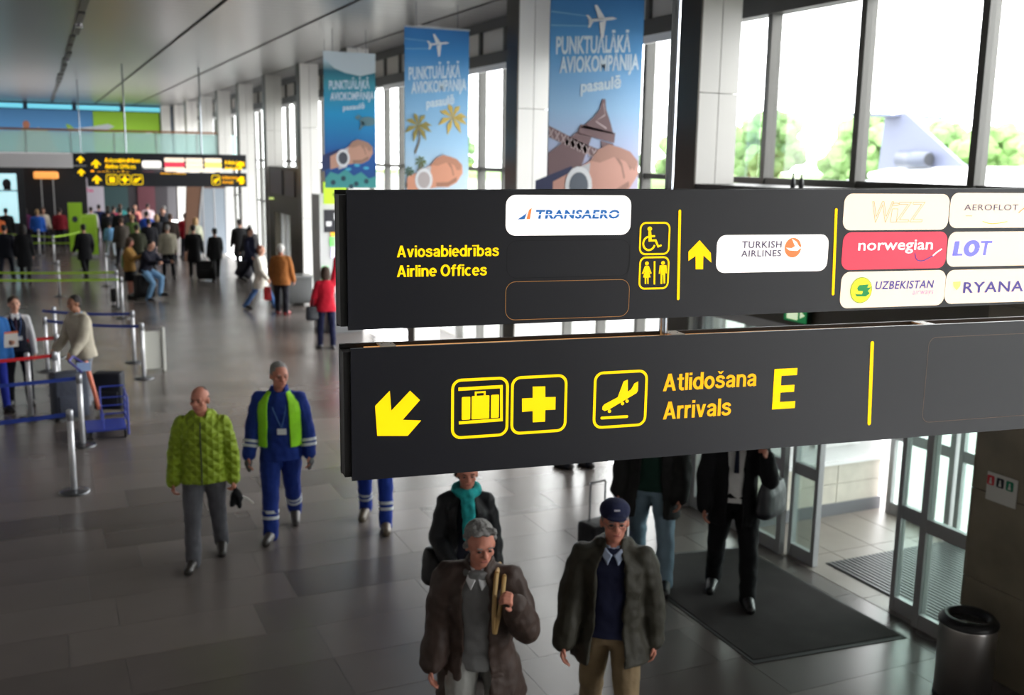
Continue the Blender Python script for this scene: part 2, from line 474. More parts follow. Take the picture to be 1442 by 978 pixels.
# side wall at far end of the vestibule: white above, stone wainscot in slabs, dark skirting
sw = at_wall(MB().box(6.7, 8.62, 8.62, 8.75, .61, 3.6)); sw.build('vestibule_wall', mat('vestibule_white', (214, 214, 214)), wall_right)
M_wains = mat('wainscot_stone', (196, 190, 178), rough=.5, var=.10, vscale=5)
for i in range(3):
    for j in range(2):
        at_wall(MB().box(6.72 + i * .63, 6.72 + i * .63 + .622, 8.58, 8.75, .14 + j * .225, .14 + j * .225 + .219)).build('stone_slab', M_wains, wall_right)
at_wall(MB().box(6.72, 8.62, 8.555, 8.75, .59, .62)).build('dado_rail', mat('dado_white', (235, 235, 235)), wall_right)
at_wall(MB().box(6.72, 8.62, 8.56, 8.75, 0.0, .14)).build('skirting', mat('skirting_grey', (105, 106, 110), rough=.5), wall_right)
# vestibule floor
vf = struct(MB().box(6.62, 9.3, 3.6, 9.2, -.12, -.004).build('floor_vestibule', mat('vestibule_stone', (128, 120, 114), rough=.4, var=.08)))
for i in range(5):
    for j in range(5):
        MB().box(6.63 + i * .52, 6.63 + i * .52 + .512, 3.7 + j * 1.0, 3.7 + j * 1.0 + .992, -.004, 0).build('stone_slab', mat('vestibule_stone', (158, 150, 142)), vf)
# ribbed entrance mat in the vestibule
rm = empty('ribbed_entrance_mat', (7.6, 6.2, 0), label='dark ribbed metal entrance mat between inner and outer glass doors', cat='mat')
MB().box(-.72, .98, -.66, 1.28, .001, .006).build('tray', mat('mat_tray', (40, 40, 42), rough=.7), rm)
rb = MB(); xx = -.70
while xx < .96: rb.box(xx, xx + .020, -.64, 1.26, .006, .016); xx += .052
stuff(rb.build('ribs', mat('mat_rib', (112, 112, 114), rough=.4, metal=.4), rm))

# ---- inner sliding doors (frames, panes)
def door(name, parts, x=6.64):
    d = empty(name, (x, parts[0][0], 0), kind='structure'); y00 = parts[0][0]
    for (a, b, dx, st) in parts:
        a -= y00; b -= y00
        for nm, z0, z1 in (('bottom_rail', .0, .13), ('middle_rail', .86, .98), ('top_rail', 2.24, 2.35)):
            MB().box(dx - .025, dx + .025, a + st, b - st, z0, z1).build(nm, M_alu, d)
        for s in (a, b - st): MB().box(dx - .03, dx + .03, s, s + st, 0, 2.35).build('stile', M_alu, d)
        MB().box(dx - .005, dx + .005, a + st, b - st, .13, .86).build('pane', G_green, d)
        MB().box(dx - .005, dx + .005, a + st, b - st, .98, 2.24).build('pane', G_green, d)
    return d
door('door_1', [(7.86, 9.45, 0, .07), (7.45, 7.84, .08, .05)])
door('door_2', [(6.08, 6.44, .08, .05), (5.50, 6.10, 0, .07)])
# outer doors on the far side of the vestibule
door('door_3', [(7.55, 8.45, 0, .07), (6.7, 7.5, 0, .06), (5.9, 6.66, 0, .06), (5.2, 5.86, 0, .06), (4.2, 5.16, 0, .06)], x=8.62)
at_wall(MB().box(8.54, 8.72, 3.9, 8.6, 2.35, 3.6)).build('outer_lintel', mat('vestibule_white', (214, 214, 214)), wall_right)
at_wall(MB().box(8.5, 8.74, 3.5, 4.2, 0, 3.6)).build('outer_pier', mat('vestibule_white', (214, 214, 214)), wall_right)
at_wall(MB().box(6.56, 6.8, 9.45, 9.49, 0, 2.35)).build('door_jamb', M_alu, wall_right)

# ---- stone pier at the right edge
pier = struct(MB().box(6.5, 7.3, 3.4, 5.5, 0, 3.6).build('wall_pier', mat('pier_joint', (38, 36, 33), rough=.8)))
M_pier = mat('pier_stone', (128, 119, 102), rough=.4, var=.22, vscale=2.5, bump=.06, bscale=8)
for j in range(5):
    for i in range(3):
        ya = 3.4 + i * .7; z = j * .72
        MB().box(6.485, 6.5, ya + .003, ya + .697, z + .003, z + .717).build('stone_tile', M_pier, pier)
for j in range(5): MB().box(6.485, 7.3, 5.5, 5.515, j * .72 + .003, j * .72 + .717).build('stone_tile', M_pier, pier)

# ---- mezzanine across the far end
mz = empty('wall_mezzanine', (0, 42, 0), kind='structure')
def part(nm, m, b, par, ox=0, oy=0, oz=0, smooth=False):
    b.v = [(x - ox, y - oy, z - oz) for x, y, z in b.v]; return b.build(nm, m, par, smooth)
M_slab = mat('slab_edge', (220, 217, 220), rough=.6)
part('floor_slab', M_slab, MB().box(-9.4, 6.45, 42, 58, 3.3, 3.82), mz, 0, 42)
part('handrail', mat('wood_rail', (150, 105, 78), rough=.5), MB().box(-9.4, 6.45, 41.96, 42.04, 4.64, 4.72), mz, 0, 42)
G_bal = glass_mat('balustrade_glass', (.74, .94, .92), refl=.5, rough=.15)
_nt = G_bal.node_tree; _df = _nt.nodes.new('ShaderNodeBsdfTranslucent'); _df.inputs['Color'].default_value = (.80, .95, .94, 1); _m2 = _nt.nodes.new('ShaderNodeMixShader'); _m2.inputs['Fac'].default_value = .42
_src = [l for l in _nt.links if l.to_node.type == 'OUTPUT_MATERIAL'][0].from_socket; _out = [n for n in _nt.nodes if n.type == 'OUTPUT_MATERIAL'][0]
_nt.links.new(_src, _m2.inputs[1]); _nt.links.new(_df.outputs[0], _m2.inputs[2]); _nt.links.new(_m2.outputs[0], _out.inputs['Surface'])
x = -9.3
while x < 6.3:
    part('glass_panel', G_bal, MB().box(x, x + 1.48, 41.99, 42.01, 3.86, 4.62), mz, 0, 42)
    part('baluster', M_alu, MB().box(x - .02, x + .01, 41.97, 42.03, 3.82, 4.64), mz, 0, 42); x += 1.5
# band of daylight glass under the ceiling behind, and the advertising hoardings
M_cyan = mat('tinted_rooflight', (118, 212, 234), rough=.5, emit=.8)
x = -9.3
while x < 6.3:
    part('light_strip', M_cyan, MB().box(x + .06, x + 2.1, 57.6, 57.66, 5.98, 6.2), mz, 0, 42)
    x += 2.25
part('strip_frame', mat('frame_blue_grey', (52, 66, 84)), MB().box(-9.4, 7.0, 57.66, 57.8, 3.3, CZ), mz, 0, 42)
# mezzanine end return
part('white_pier', M_white, MB().box(6.0, 6.45, 57.0, 57.6, 3.82, CZ), mz, 0, 42)
# wall below the mezzanine
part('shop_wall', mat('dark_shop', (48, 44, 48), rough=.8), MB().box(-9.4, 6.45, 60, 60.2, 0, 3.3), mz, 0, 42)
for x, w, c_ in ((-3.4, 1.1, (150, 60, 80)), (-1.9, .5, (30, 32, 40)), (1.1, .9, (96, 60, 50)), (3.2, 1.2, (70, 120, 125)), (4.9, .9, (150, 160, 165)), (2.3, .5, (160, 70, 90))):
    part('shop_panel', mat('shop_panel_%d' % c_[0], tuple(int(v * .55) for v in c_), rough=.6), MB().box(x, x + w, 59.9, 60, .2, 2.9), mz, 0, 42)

# ---- outdoors
M_apron = mat('apron_concrete', (150, 152, 150), rough=.9, var=.06, vscale=.2)
struct(MB().box(8.9, 260, -80, 330, -.3, -.12).build('ground', M_apron))
grass_ = MB().box(76, 250, -60, 320, -.12, -.06); tag(grass_.build('ground_verge', mat('verge_grass', (96, 128, 62), rough=.9)), kind='structure')
# ================================================================== NEAR HANGING SIGN
SIGN_ELEMENTS = [
('text', 'lettering', 'Y', 'Aviosabiedrības', [0.1447, 0.4632, 0.7039, 0.0346], 'B', 0),
('text', 'lettering', 'Y', 'Airline Offices', [0.1444, 0.4252, 0.6447, 0.0348], 'B', 0),
('rr', 'light_panel', 'WH', [0.4832, 0.9007, 0.7657, 0.8905], 0),
('poly', 'logo', 'LB', [[0.5207, 0.8154], [0.5477, 0.8324], [0.5538, 0.8427], [0.5441, 0.8161]]),
('poly', 'logo', 'LO', [[0.5496, 0.8161], [0.5577, 0.8442], [0.567, 0.8508], [0.5614, 0.8161]]),
('text', 'logo', 'LB', 'TRANSAERO', [0.5774, 0.8594, 0.8187, 0.0245], 'G', 0.25),
('line', 'logo', 'WH', [0.5816, 0.8297, 0.8581, 0.8324], 0.0025),
('rr', 'panel_seam', 'SEAM', [0.4883, 0.9019, 0.6337, 0.7506], 0.0012),
('rr', 'glowing_seam', 'OR', [0.4864, 0.9052, 0.5022, 0.6235], 0.0018),
('rr', 'pictogram_frame', 'Y', [0.9332, 1.0415, 0.7001, 0.8065], 0.006),
('rr', 'pictogram_frame', 'Y', [0.9361, 1.0433, 0.5882, 0.6955], 0.006),
('ell', 'pictogram', 'Y', [0.9683, 0.7842, 0.0081, 0.0073]),
('poly', 'pictogram', 'Y', [[0.9635, 0.7765], [0.9737, 0.7764], [0.9751, 0.764], [0.9879, 0.7639], [0.9882, 0.7577], [0.9754, 0.7571], [0.9766, 0.7501], [0.9927, 0.7507], [1.0022, 0.7312], [1.0115, 0.7342], [1.0134, 0.7287], [0.9991, 0.7234], [0.9879, 0.7438], [0.9658, 0.7432]]),
('arc', 'pictogram', 'Y', [0.9678, 0.7377, 0.0205, 100, 345], 0.0065),
('ell', 'pictogram', 'Y', [0.9629, 0.6732, 0.0068, 0.0063]),
('poly', 'pictogram', 'Y', [[0.9564, 0.6655], [0.97, 0.6652], [0.9814, 0.6407], [0.9763, 0.6385], [0.9707, 0.6488], [0.9777, 0.6275], [0.9708, 0.6276], [0.9717, 0.6063], [0.9674, 0.6064], [0.9657, 0.6269], [0.9631, 0.6269], [0.9631, 0.6065], [0.958, 0.6066], [0.9571, 0.6279], [0.9511, 0.628], [0.9571, 0.6482], [0.9515, 0.6389], [0.9464, 0.6406]]),
('line', 'pictogram', 'Y', [0.9899, 0.6798, 0.9924, 0.6043], 0.006),
('ell', 'pictogram', 'Y', [1.0202, 0.6739, 0.0069, 0.0063]),
('poly', 'pictogram', 'Y', [[1.0085, 0.6662], [1.0326, 0.6666], [1.0356, 0.6397], [1.0313, 0.6398], [1.0287, 0.6588], [1.0311, 0.6066], [1.0251, 0.6068], [1.0229, 0.6353], [1.0203, 0.6353], [1.0208, 0.6053], [1.0139, 0.6054], [1.0124, 0.6575], [1.0107, 0.6386], [1.0063, 0.6387]]),
('line', 'divider_line', 'Y', [1.0722, 0.8409, 1.0805, 0.5553], 0.0095),
('poly', 'arrow', 'Y', [[1.1482, 0.7464], [1.1916, 0.7039], [1.1953, 0.6722], [1.1646, 0.6964], [1.1661, 0.6506], [1.1387, 0.6511], [1.1364, 0.695], [1.1111, 0.6787], [1.1095, 0.7093]]),
('rr', 'light_panel', 'WH', [1.2125, 1.639, 0.6372, 0.7624], 0),
('text', 'logo', 'LV', 'TURKISH', [1.3051, 1.4553, 0.719, 0.0221], 'G', 0),
('text', 'logo', 'LV', 'AIRLINES', [1.304, 1.4553, 0.6904, 0.0204], 'G', 0),
('ell', 'logo', 'LO', [1.4996, 0.7182, 0.0321, 0.0334]),
('poly', 'logo', 'WH', [[1.4718, 0.7185], [1.4946, 0.7164], [1.5065, 0.7235], [1.4922, 0.7488], [1.5116, 0.7379], [1.522, 0.7233], [1.5318, 0.7178], [1.516, 0.7072], [1.4848, 0.7093]]),
('line', 'divider_line', 'Y', [1.6598, 0.8453, 1.6712, 0.5568], 0.0106),
('rr', 'light_panel', 'CR', [1.6893, 2.1235, 0.7752, 0.9], 0),
('text', 'logo', 'LT', 'W', [1.7962, 1.8834, 0.8013, 0.073], 'O', 0.12),
('text', 'logo', 'LT', 'i', [1.8788, 1.9076, 0.802, 0.0717], 'O', 0.12),
('text', 'logo', 'LT', 'ZZ', [1.9031, 2.012, 0.8027, 0.07], 'O', 0.18),
('rr', 'light_panel', 'RD', [1.6954, 2.1281, 0.6388, 0.7687], 0),
('text', 'logo', 'WH', 'norwegian', [1.7571, 2.0664, 0.7063, 0.0267], 'N', 0),
('swoosh', 'logo', 'LP', [[1.9942, 0.694], [2.0033, 0.6713], [2.0287, 0.6662], [2.056, 0.6762], [2.083, 0.6891]], 0.0035),
('swoosh', 'logo', 'WH', [[2.07, 0.6836], [2.0847, 0.6948], [2.1061, 0.7078]], 0.005),
('rr', 'light_panel', 'CR', [1.7003, 2.1363, 0.5051, 0.6318], 0),
('ell', 'logo', 'YG', [1.7828, 0.5673, 0.045, 0.0461]),
('ell', 'logo', 'YE', [1.7828, 0.5673, 0.0417, 0.0428]),
('poly', 'logo', 'GR', [[1.7724, 0.5853], [1.8116, 0.5872], [1.806, 0.5761], [1.8235, 0.5767], [1.8104, 0.5638], [1.8189, 0.5551], [1.8023, 0.5443], [1.765, 0.5461], [1.7539, 0.5614], [1.7644, 0.5536], [1.7862, 0.5531], [1.7896, 0.5643], [1.7699, 0.5648], [1.7646, 0.5752]]),
('text', 'logo', 'LP', 'UZBEKISTAN', [1.8393, 2.0822, 0.5688, 0.0273], 'G', 0.25),
('text', 'logo', 'LT2', 'airways', [1.9965, 2.087, 0.5459, 0.0153], 'G', 0.25),
('rr', 'light_panel', 'CR', [2.1271, 2.588, 0.7808, 0.9049], 0),
('text', 'logo', 'LV', 'AEROFLOT', [2.1874, 2.4246, 0.8435, 0.0207], 'G', 0),
('swoosh', 'logo', 'LO', [[2.4283, 0.8339], [2.4458, 0.8474], [2.471, 0.857], [2.5102, 0.8532]], 0.0035),
('line', 'logo', 'LT', [2.1943, 0.8237, 2.2244, 0.8236], 0.0029),
('line', 'logo', 'LT3', [2.243, 0.8236, 2.4115, 0.8253], 0.0023),
('swoosh', 'logo', 'LG', [[2.2721, 0.8045], [2.3023, 0.7968], [2.3378, 0.7967], [2.382, 0.8032]], 0.003),
('rr', 'light_panel', 'CR', [2.1319, 2.5986, 0.6428, 0.7674], 0),
('text', 'logo', 'LL', 'LOT', [2.1537, 2.3186, 0.6819, 0.0524], 'L', 0.2),
('rr', 'light_panel', 'CR', [2.1376, 2.6099, 0.5086, 0.6312], 0),
('poly', 'logo', 'YS', [[2.1678, 0.5883], [2.2014, 0.5895], [2.2021, 0.573], [2.1876, 0.5569], [2.172, 0.5708]]),
('text', 'logo', 'LP', 'RYANAIR', [2.2158, 2.56, 0.5473, 0.0379], 'G', 0),
('poly', 'arrow', 'Y', [[0.0752, 0.2518], [0.1209, 0.2969], [0.125, 0.2337], [0.1838, 0.2935], [0.2148, 0.2621], [0.1602, 0.2025], [0.2186, 0.1974], [0.1759, 0.1508], [0.0811, 0.1571]]),
('rr', 'pictogram_frame', 'Y', [0.314, 0.5018, 0.1292, 0.3231], 0.009),
('poly', 'pictogram', 'Y', [[0.3369, 0.2954], [0.4815, 0.2964], [0.4833, 0.1785], [0.3392, 0.1766], [0.3391, 0.1867], [0.4743, 0.1885], [0.4729, 0.2859], [0.3369, 0.2846]]),
('rr', 'pictogram', 'Y', [0.3482, 0.3756, 0.1907, 0.2643], 0),
('rr', 'pictogram', 'Y', [0.3803, 0.4379, 0.1902, 0.2656], 0),
('rr', 'pictogram', 'Y', [0.4435, 0.4697, 0.1911, 0.2661], 0),
('poly', 'pictogram', 'Y', [[0.39, 0.2794], [0.4254, 0.2798], [0.4256, 0.265], [0.4193, 0.2654], [0.4192, 0.274], [0.3964, 0.2736], [0.3965, 0.2651], [0.3902, 0.2654]]),
('rr', 'pictogram_frame', 'Y', [0.509, 0.6996, 0.1307, 0.3217], 0.009),
('poly', 'pictogram', 'Y', [[0.5815, 0.2857], [0.6239, 0.2843], [0.6247, 0.2486], [0.6601, 0.2474], [0.6603, 0.2059], [0.6257, 0.2063], [0.6257, 0.1679], [0.5838, 0.1682], [0.5831, 0.2057], [0.5473, 0.2046], [0.5465, 0.249], [0.5822, 0.2485]]),
('rr', 'pictogram_frame', 'Y', [0.791, 0.9828, 0.1316, 0.3233], 0.009),
('poly', 'pictogram', 'Y', [[0.8239, 0.2059], [0.8305, 0.2137], [0.8768, 0.2346], [0.8963, 0.2871], [0.9107, 0.2921], [0.9123, 0.2514], [0.9241, 0.2589], [0.9346, 0.2779], [0.9482, 0.2845], [0.9486, 0.2535], [0.9437, 0.2448], [0.9022, 0.2234], [0.8474, 0.1948], [0.8321, 0.1908], [0.8234, 0.1962]]),
('ell', 'pictogram', 'Y', [0.8493, 0.189, 0.006, 0.0057]),
('ell', 'pictogram', 'Y', [0.8948, 0.2124, 0.006, 0.0057]),
('ell', 'pictogram', 'Y', [0.9109, 0.2197, 0.0061, 0.0057]),
('line', 'pictogram', 'Y', [0.8227, 0.1678, 0.9121, 0.1672], 0.0095),
('text', 'lettering', 'YO', 'Atlidošana', [1.0393, 1.3908, 0.2459, 0.0585], 'B', 0),
('text', 'lettering', 'YO', 'Arrivals', [1.0437, 1.2987, 0.1489, 0.0602], 'B', 0),
('text', 'lettering', 'Y', 'É', [1.4586, 1.549, 0.1589, 0.1425], 'B', 0),
('line', 'divider_line', 'Y', [1.8472, 0.3774, 1.8614, 0.0838], 0.0141),
('rr', 'glowing_seam', 'OR2', [2.0881, 2.9132, 0.0715, 0.3886], 0.0016),
]
M_panel = mat('sign_panel', (17, 19, 30), rough=.38, spec=.5)
M_panel_back = mat('sign_back', (14, 14, 15), rough=.5)
SM = dict(
    Y=mat('lit_yellow', (255, 214, 4), rough=.6, emit=.88, spec=.2), YO=mat('lit_amber', (248, 186, 26), rough=.6, emit=.80, spec=.2),
    WH=mat('lit_white', (255, 250, 244), rough=.4, emit=.85), CR=mat('lit_cream', (255, 236, 214), rough=.4, emit=.75),
    RD=mat('lit_red', (226, 60, 84), rough=.4, emit=.85),
    LB=mat('print_blue', (40, 110, 180), rough=.5, emit=.6), LO=mat('print_orange', (238, 130, 72), rough=.5, emit=.8),
    LV=mat('print_violet_grey', (90, 76, 112), rough=.5, emit=.3), LT=mat('print_tan', (214, 176, 138), rough=.5, emit=.62),
    LT2=mat('print_pale_mauve', (188, 150, 182), rough=.5, emit=.8), LT3=mat('print_pale_tan', (238, 222, 204), rough=.5, emit=.9),
    LP=mat('print_indigo', (84, 72, 160), rough=.5, emit=.5), LL=mat('print_periwinkle', (128, 128, 240), rough=.5, emit=.85),
    LG=mat('print_gold', (226, 176, 70), rough=.5, emit=.8), GR=mat('print_green', (24, 140, 70), rough=.5, emit=.8),
    YE=mat('print_yellow', (246, 226, 40), rough=.5, emit=.9), YG=mat('print_yellow_green', (130, 160, 60), rough=.5, emit=.8),
    YS=mat('print_shield', (248, 232, 120), rough=.5, emit=.9),
    OR=mat('glow_orange', (176, 122, 62), rough=.5, emit=.75), OR2=mat('glow_dim_orange', (120, 92, 72), rough=.5, emit=.6), SEAM=mat('panel_groove', (22, 22, 25), rough=.8))

def sign_element(e, par, yo):
    k, nm, mk, g = e[0], e[1], e[2], e[3]
    y = -.0012 if nm in ('light_panel', 'panel_seam', 'glowing_seam', 'pictogram_frame', 'divider_line', 'arrow', 'lettering', 'pictogram') else -.0024
    if mk == 'YE': y -= .0008
    if mk == 'GR' : y -= .0016
    if nm == 'logo' and mk == 'WH': y -= .0010
    if nm == 'logo' and k == 'line': y -= .0008
    if k == 'rr':
        x0, x1, z0, z1 = g; w = e[4]; r = .032 if nm == 'light_panel' or 'seam' in nm else (.022 if w else .0035)
        if w >= .009: r = .032
        if nm == 'glowing_seam': w *= .7
        polys = outline(x0, x1, z0, z1, r, w) if w else [rrect_pts(x0, x1, z0, z1, r)]
    elif k == 'poly': polys = [g]
    elif k == 'line':
        x0, z0, x1, z1 = g; w = e[4]
        polys = ribbon([(x0, z0), (x1, z1)], w)
        if w > .008: polys += [arc(x0, z0, w / 2, w / 2, 0, 360, 12)[:-1], arc(x1, z1, w / 2, w / 2, 0, 360, 12)[:-1]]
    elif k == 'ell': polys = [arc(g[0], g[1], abs(g[2]), abs(g[3]), 0, 360, 28)[:-1]]
    elif k == 'arc': polys = ribbon(arc(g[0], g[1], g[2] * 1.0, g[2] * 1.05, g[3], g[4] + 0, 20), e[4])
    elif k == 'swoosh': polys = ribbon(spline([tuple(p) for p in g]), e[4])
    elif k == 'text':
        s, bx, eng, sh = e[3], e[4], e[5], e[6]
        if eng == 'B' or eng == 'L': p = text_polys(s, sw=.172 if eng == 'B' else .27)
        elif eng == 'N': p = [[(x, y_ * .97) for x, y_ in q] for q in font_polys(s, .012)]
        elif eng == 'O': p = font_polys(s, -.008)
        else: p = font_polys(s, {'TRANSAERO': .04, 'UZBEKISTAN': .02, 'RYANAIR': .018, 'TURKISH': .012, 'AIRLINES': .012, 'airways': .01}.get(s, .004), 1.1)
        cap = bx[3] / (.74 if s in ('norwegian', 'airways') else 1)
        if s in ('norwegian', 'airways'): cap = bx[3] / .70
        polys = fit(p, bx[0], bx[1], bx[2], cap, sh * .6)
        if eng == 'O':  # outlined letters: only the edges are printed
            out = []
            bmx = MB(); bm = bmesh.new()
            for q in polys:
                vs = [bm.verts.new((x, 0, z)) for x, z in q]
                try: bm.faces.new(vs)
                except ValueError: pass
            bmesh.ops.remove_doubles(bm, verts=bm.verts[:], dist=1e-5)
            for ed in bm.edges:
                if len(ed.link_faces) == 1:
                    a_, b_ = ed.verts; out += ribbon([(a_.co.x, a_.co.z), (b_.co.x, b_.co.z)], .0026)
            bm.free(); polys = out
    o = flat(polys, yo + y).build(nm, SM[mk], par)
    return o

def sign_body(par, x0, x1, zt0, zt1, zb0, zb1, th=.012, depth=.085, shift=.022):
    """front plate, back plate, core box with glowing strip, all as parts; corner heights given at both ends"""
    def plate(y0, y1, dx):
        b = MB()
        vs = [(x0 + dx, y0, zb0), (x1 + dx, y0, zb1), (x1 + dx, y0, zt1), (x0 + dx, y0, zt0)]
        vs2 = [(x, y1, z) for x, _, z in vs]
        b.add(vs + vs2, [(0, 1, 2, 3), (7, 6, 5, 4), (0, 4, 5, 1), (1, 5, 6, 2), (2, 6, 7, 3), (3, 7, 4, 0)]); return b
    plate(0, th, 0).build('front_plate', M_panel, par)
    plate(depth, depth + th, -shift).build('back_plate', M_panel_back, par)
    m = .035
    b = MB(); b.box(x0 + .02, x1 - .02, th, depth, min(zb0, zb1) + m, min(zt0, zt1) - m); b.build('light_box_core', M_panel_back, par)
    MB().box(x0 - shift + .001, x0 + .012, th, depth, min(zb0, zb1) + .01, min(zt0, zt1) - .012).build('end_cap', M_panel_back, par)

sign = empty('hanging_sign', (0.82, 2.96, 2.9), radians(-7), 'large dark two-panel hanging sign with yellow arrivals and airline office lettering', 'sign')
# tapering comes from hanging slightly out of level
sign_body(sign, -.003, 3.9, .8996, .934, .4875, .5065)
sign_body(sign, .003, 3.9, .4312, .438, .0186, .0186)
for e in SIGN_ELEMENTS: sign_element(e, sign, 0)
M_rod = mat('steel_rod', (165, 170, 178), rough=.22, metal=.9)
for u in (1.055, 2.86):
    MB().tube((u, .048, .42), (u, .048, CZ - 2.9), .0145, n=16).build('rod', M_rod, sign)
# warm lamp tubes glimmering along the open top of the lower panel
MB().box(.05, 3.88, .016, .050, .405, .4275).build('warm_light_strip', mat('warm_strip', (236, 170, 104), rough=.5, emit=.8), sign)
for u in (.120, 1.095, 2.1, 3.1):
    br = MB().box(u - .024, u + .024, .013, .086, .428, .434).build('bracket', mat('bracket_steel', (232, 214, 190), rough=.4), sign)
    for q in (-.014, .014): MB().tube((u + q, .05, .434), (u + q, .05, .4345), .003, n=8).build('screw', M_panel_back, br)

# ------------------------------------------------------------------ distant signs of the same family
def distant_sign(x, y, z, w, label, full=True, hh=.82):
    s = empty('hanging_sign', (x, y, z), 0, label, 'sign')
    h = .405
    for zz in ((hh - h, hh), (0, h - .012)):
        MB().box(0, w, 0, .012, *zz).build('front_plate', M_panel, s)
        MB().box(-.02, w - .02, .085, .097, *zz).build('back_plate', M_panel_back, s)
        MB().box(.01, w - .02, .012, .085, zz[0] + .02, zz[1] - .02).build('light_box_core', M_panel_back, s)
    E = lambda polys, nm, mk, y=-.003: flat(polys, y).build(nm, SM[mk], s)
    dia = lambda cx, cz, r: [(cx - r, cz), (cx, cz - r), (cx + r, cz), (cx, cz + r)]
    arrow_up = lambda cx, cz, r: [(cx, cz + r), (cx + r, cz), (cx + r, cz - r * .45), (cx + r * .35, cz), (cx + r * .35, cz - r), (cx - r * .35, cz - r), (cx - r * .35, cz), (cx - r, cz - r * .45), (cx - r, cz)]
    E([arrow_up(.22, .62, .12)], 'arrow', 'Y'); E([arrow_up(.22, .19, .12)], 'arrow', 'Y')
    if full:
        E(fit(text_polys('Aviosabiedrības'), .45, 1.38, .66, .12), 'lettering', 'Y')
        E(fit(text_polys('Airline Offices'), .45, 1.25, .49, .12), 'lettering', 'Y')
        E([rrect_pts(1.42, 1.94, .52, .72, .06)], 'light_panel', 'WH')
        for a in (2.02, 2.60, 3.12):
            for j in range(3):
                mk = 'RD' if (a < 2.1 and j == 1) else 'CR'
                if a > 3.1 and j == 1: mk = 'YS'
                E([rrect_pts(a, a + (.55 if a < 2.5 else .48), .425 + j * .13, .425 + j * .13 + .122, .03)], 'light_panel', mk)
        E(fit(text_polys('Atlidošana'), 3.68, 4.25, .64, .11) , 'lettering', 'Y')
        E(fit(text_polys('Arrivals'), 3.68, 4.10, .48, .11), 'lettering', 'Y')
        E([arrow_up(w - .17, .62, .12)], 'arrow', 'Y')
        for i, a in enumerate((.46, .80, 1.13)):
            E(outline(a, a + .30, .05, .33, .05, .02), 'pictogram_frame', 'Y')
        E([rrect_pts(.54, .69, .11, .26, .02)], 'pictogram', 'Y')
        E([(.90, .12), (1.00, .12), (1.00, .27), (.90, .27)] and [[(.92, .09), (.98, .09), (.98, .29), (.92, .29)], [(.85, .16), (1.05, .16), (1.05, .22), (.85, .22)]], 'pictogram', 'Y')
        E([[(1.17, .12), (1.24, .10), (1.38, .22), (1.36, .28), (1.28, .22), (1.22, .24)]], 'pictogram', 'Y')
        E(outline(3.30, 3.55, .05, .33, .05, .02), 'pictogram_frame', 'Y')
        E([[(3.35, .12), (3.41, .10), (3.52, .22), (3.50, .28), (3.43, .22), (3.38, .22)]], 'pictogram', 'Y')
        E(fit(text_polys('Atlidošana'), 3.60, 4.05, .22, .09), 'lettering', 'YO')
        E(fit(text_polys('Arrivals'), 3.60, 3.92, .09, .09), 'lettering', 'YO')
        E(fit(text_polys('c'), 4.10, 4.24, .09, .27), 'lettering', 'Y')
        E([arrow_up(w - .17, .19, .12)], 'arrow', 'Y')
        E(fit(text_polys('Airline Offices'), 1.9, 2.6, .345, .045), 'lettering', 'YO')
    else:
        E(fit(text_polys('Atlidošana'), .45, w - .3, .50, .16), 'lettering', 'Y')
        E(fit(text_polys('Arrivals'), .45, w - .4, .1, .16), 'lettering', 'YO')
    return s
s2 = distant_sign(1.27, 31.0, 2.96, 4.30, 'distant dark two-panel hanging sign with a glowing white centre block above the crowd', hh=.92)
for u in (1.02, 3.06): MB().tube((u, .05, .9), (u, .05, CZ - 2.96), .022, n=10).build('rod', M_rod, s2)
s3 = distant_sign(1.15, 38.5, 3.02, 2.2, 'farthest dark hanging sign, half hidden behind the left end of the distant sign', full=False)
for u in (.25,): MB().tube((u, .05, .8), (u, .05, CZ - 3.02), .018, n=8).build('rod', M_rod, s3)

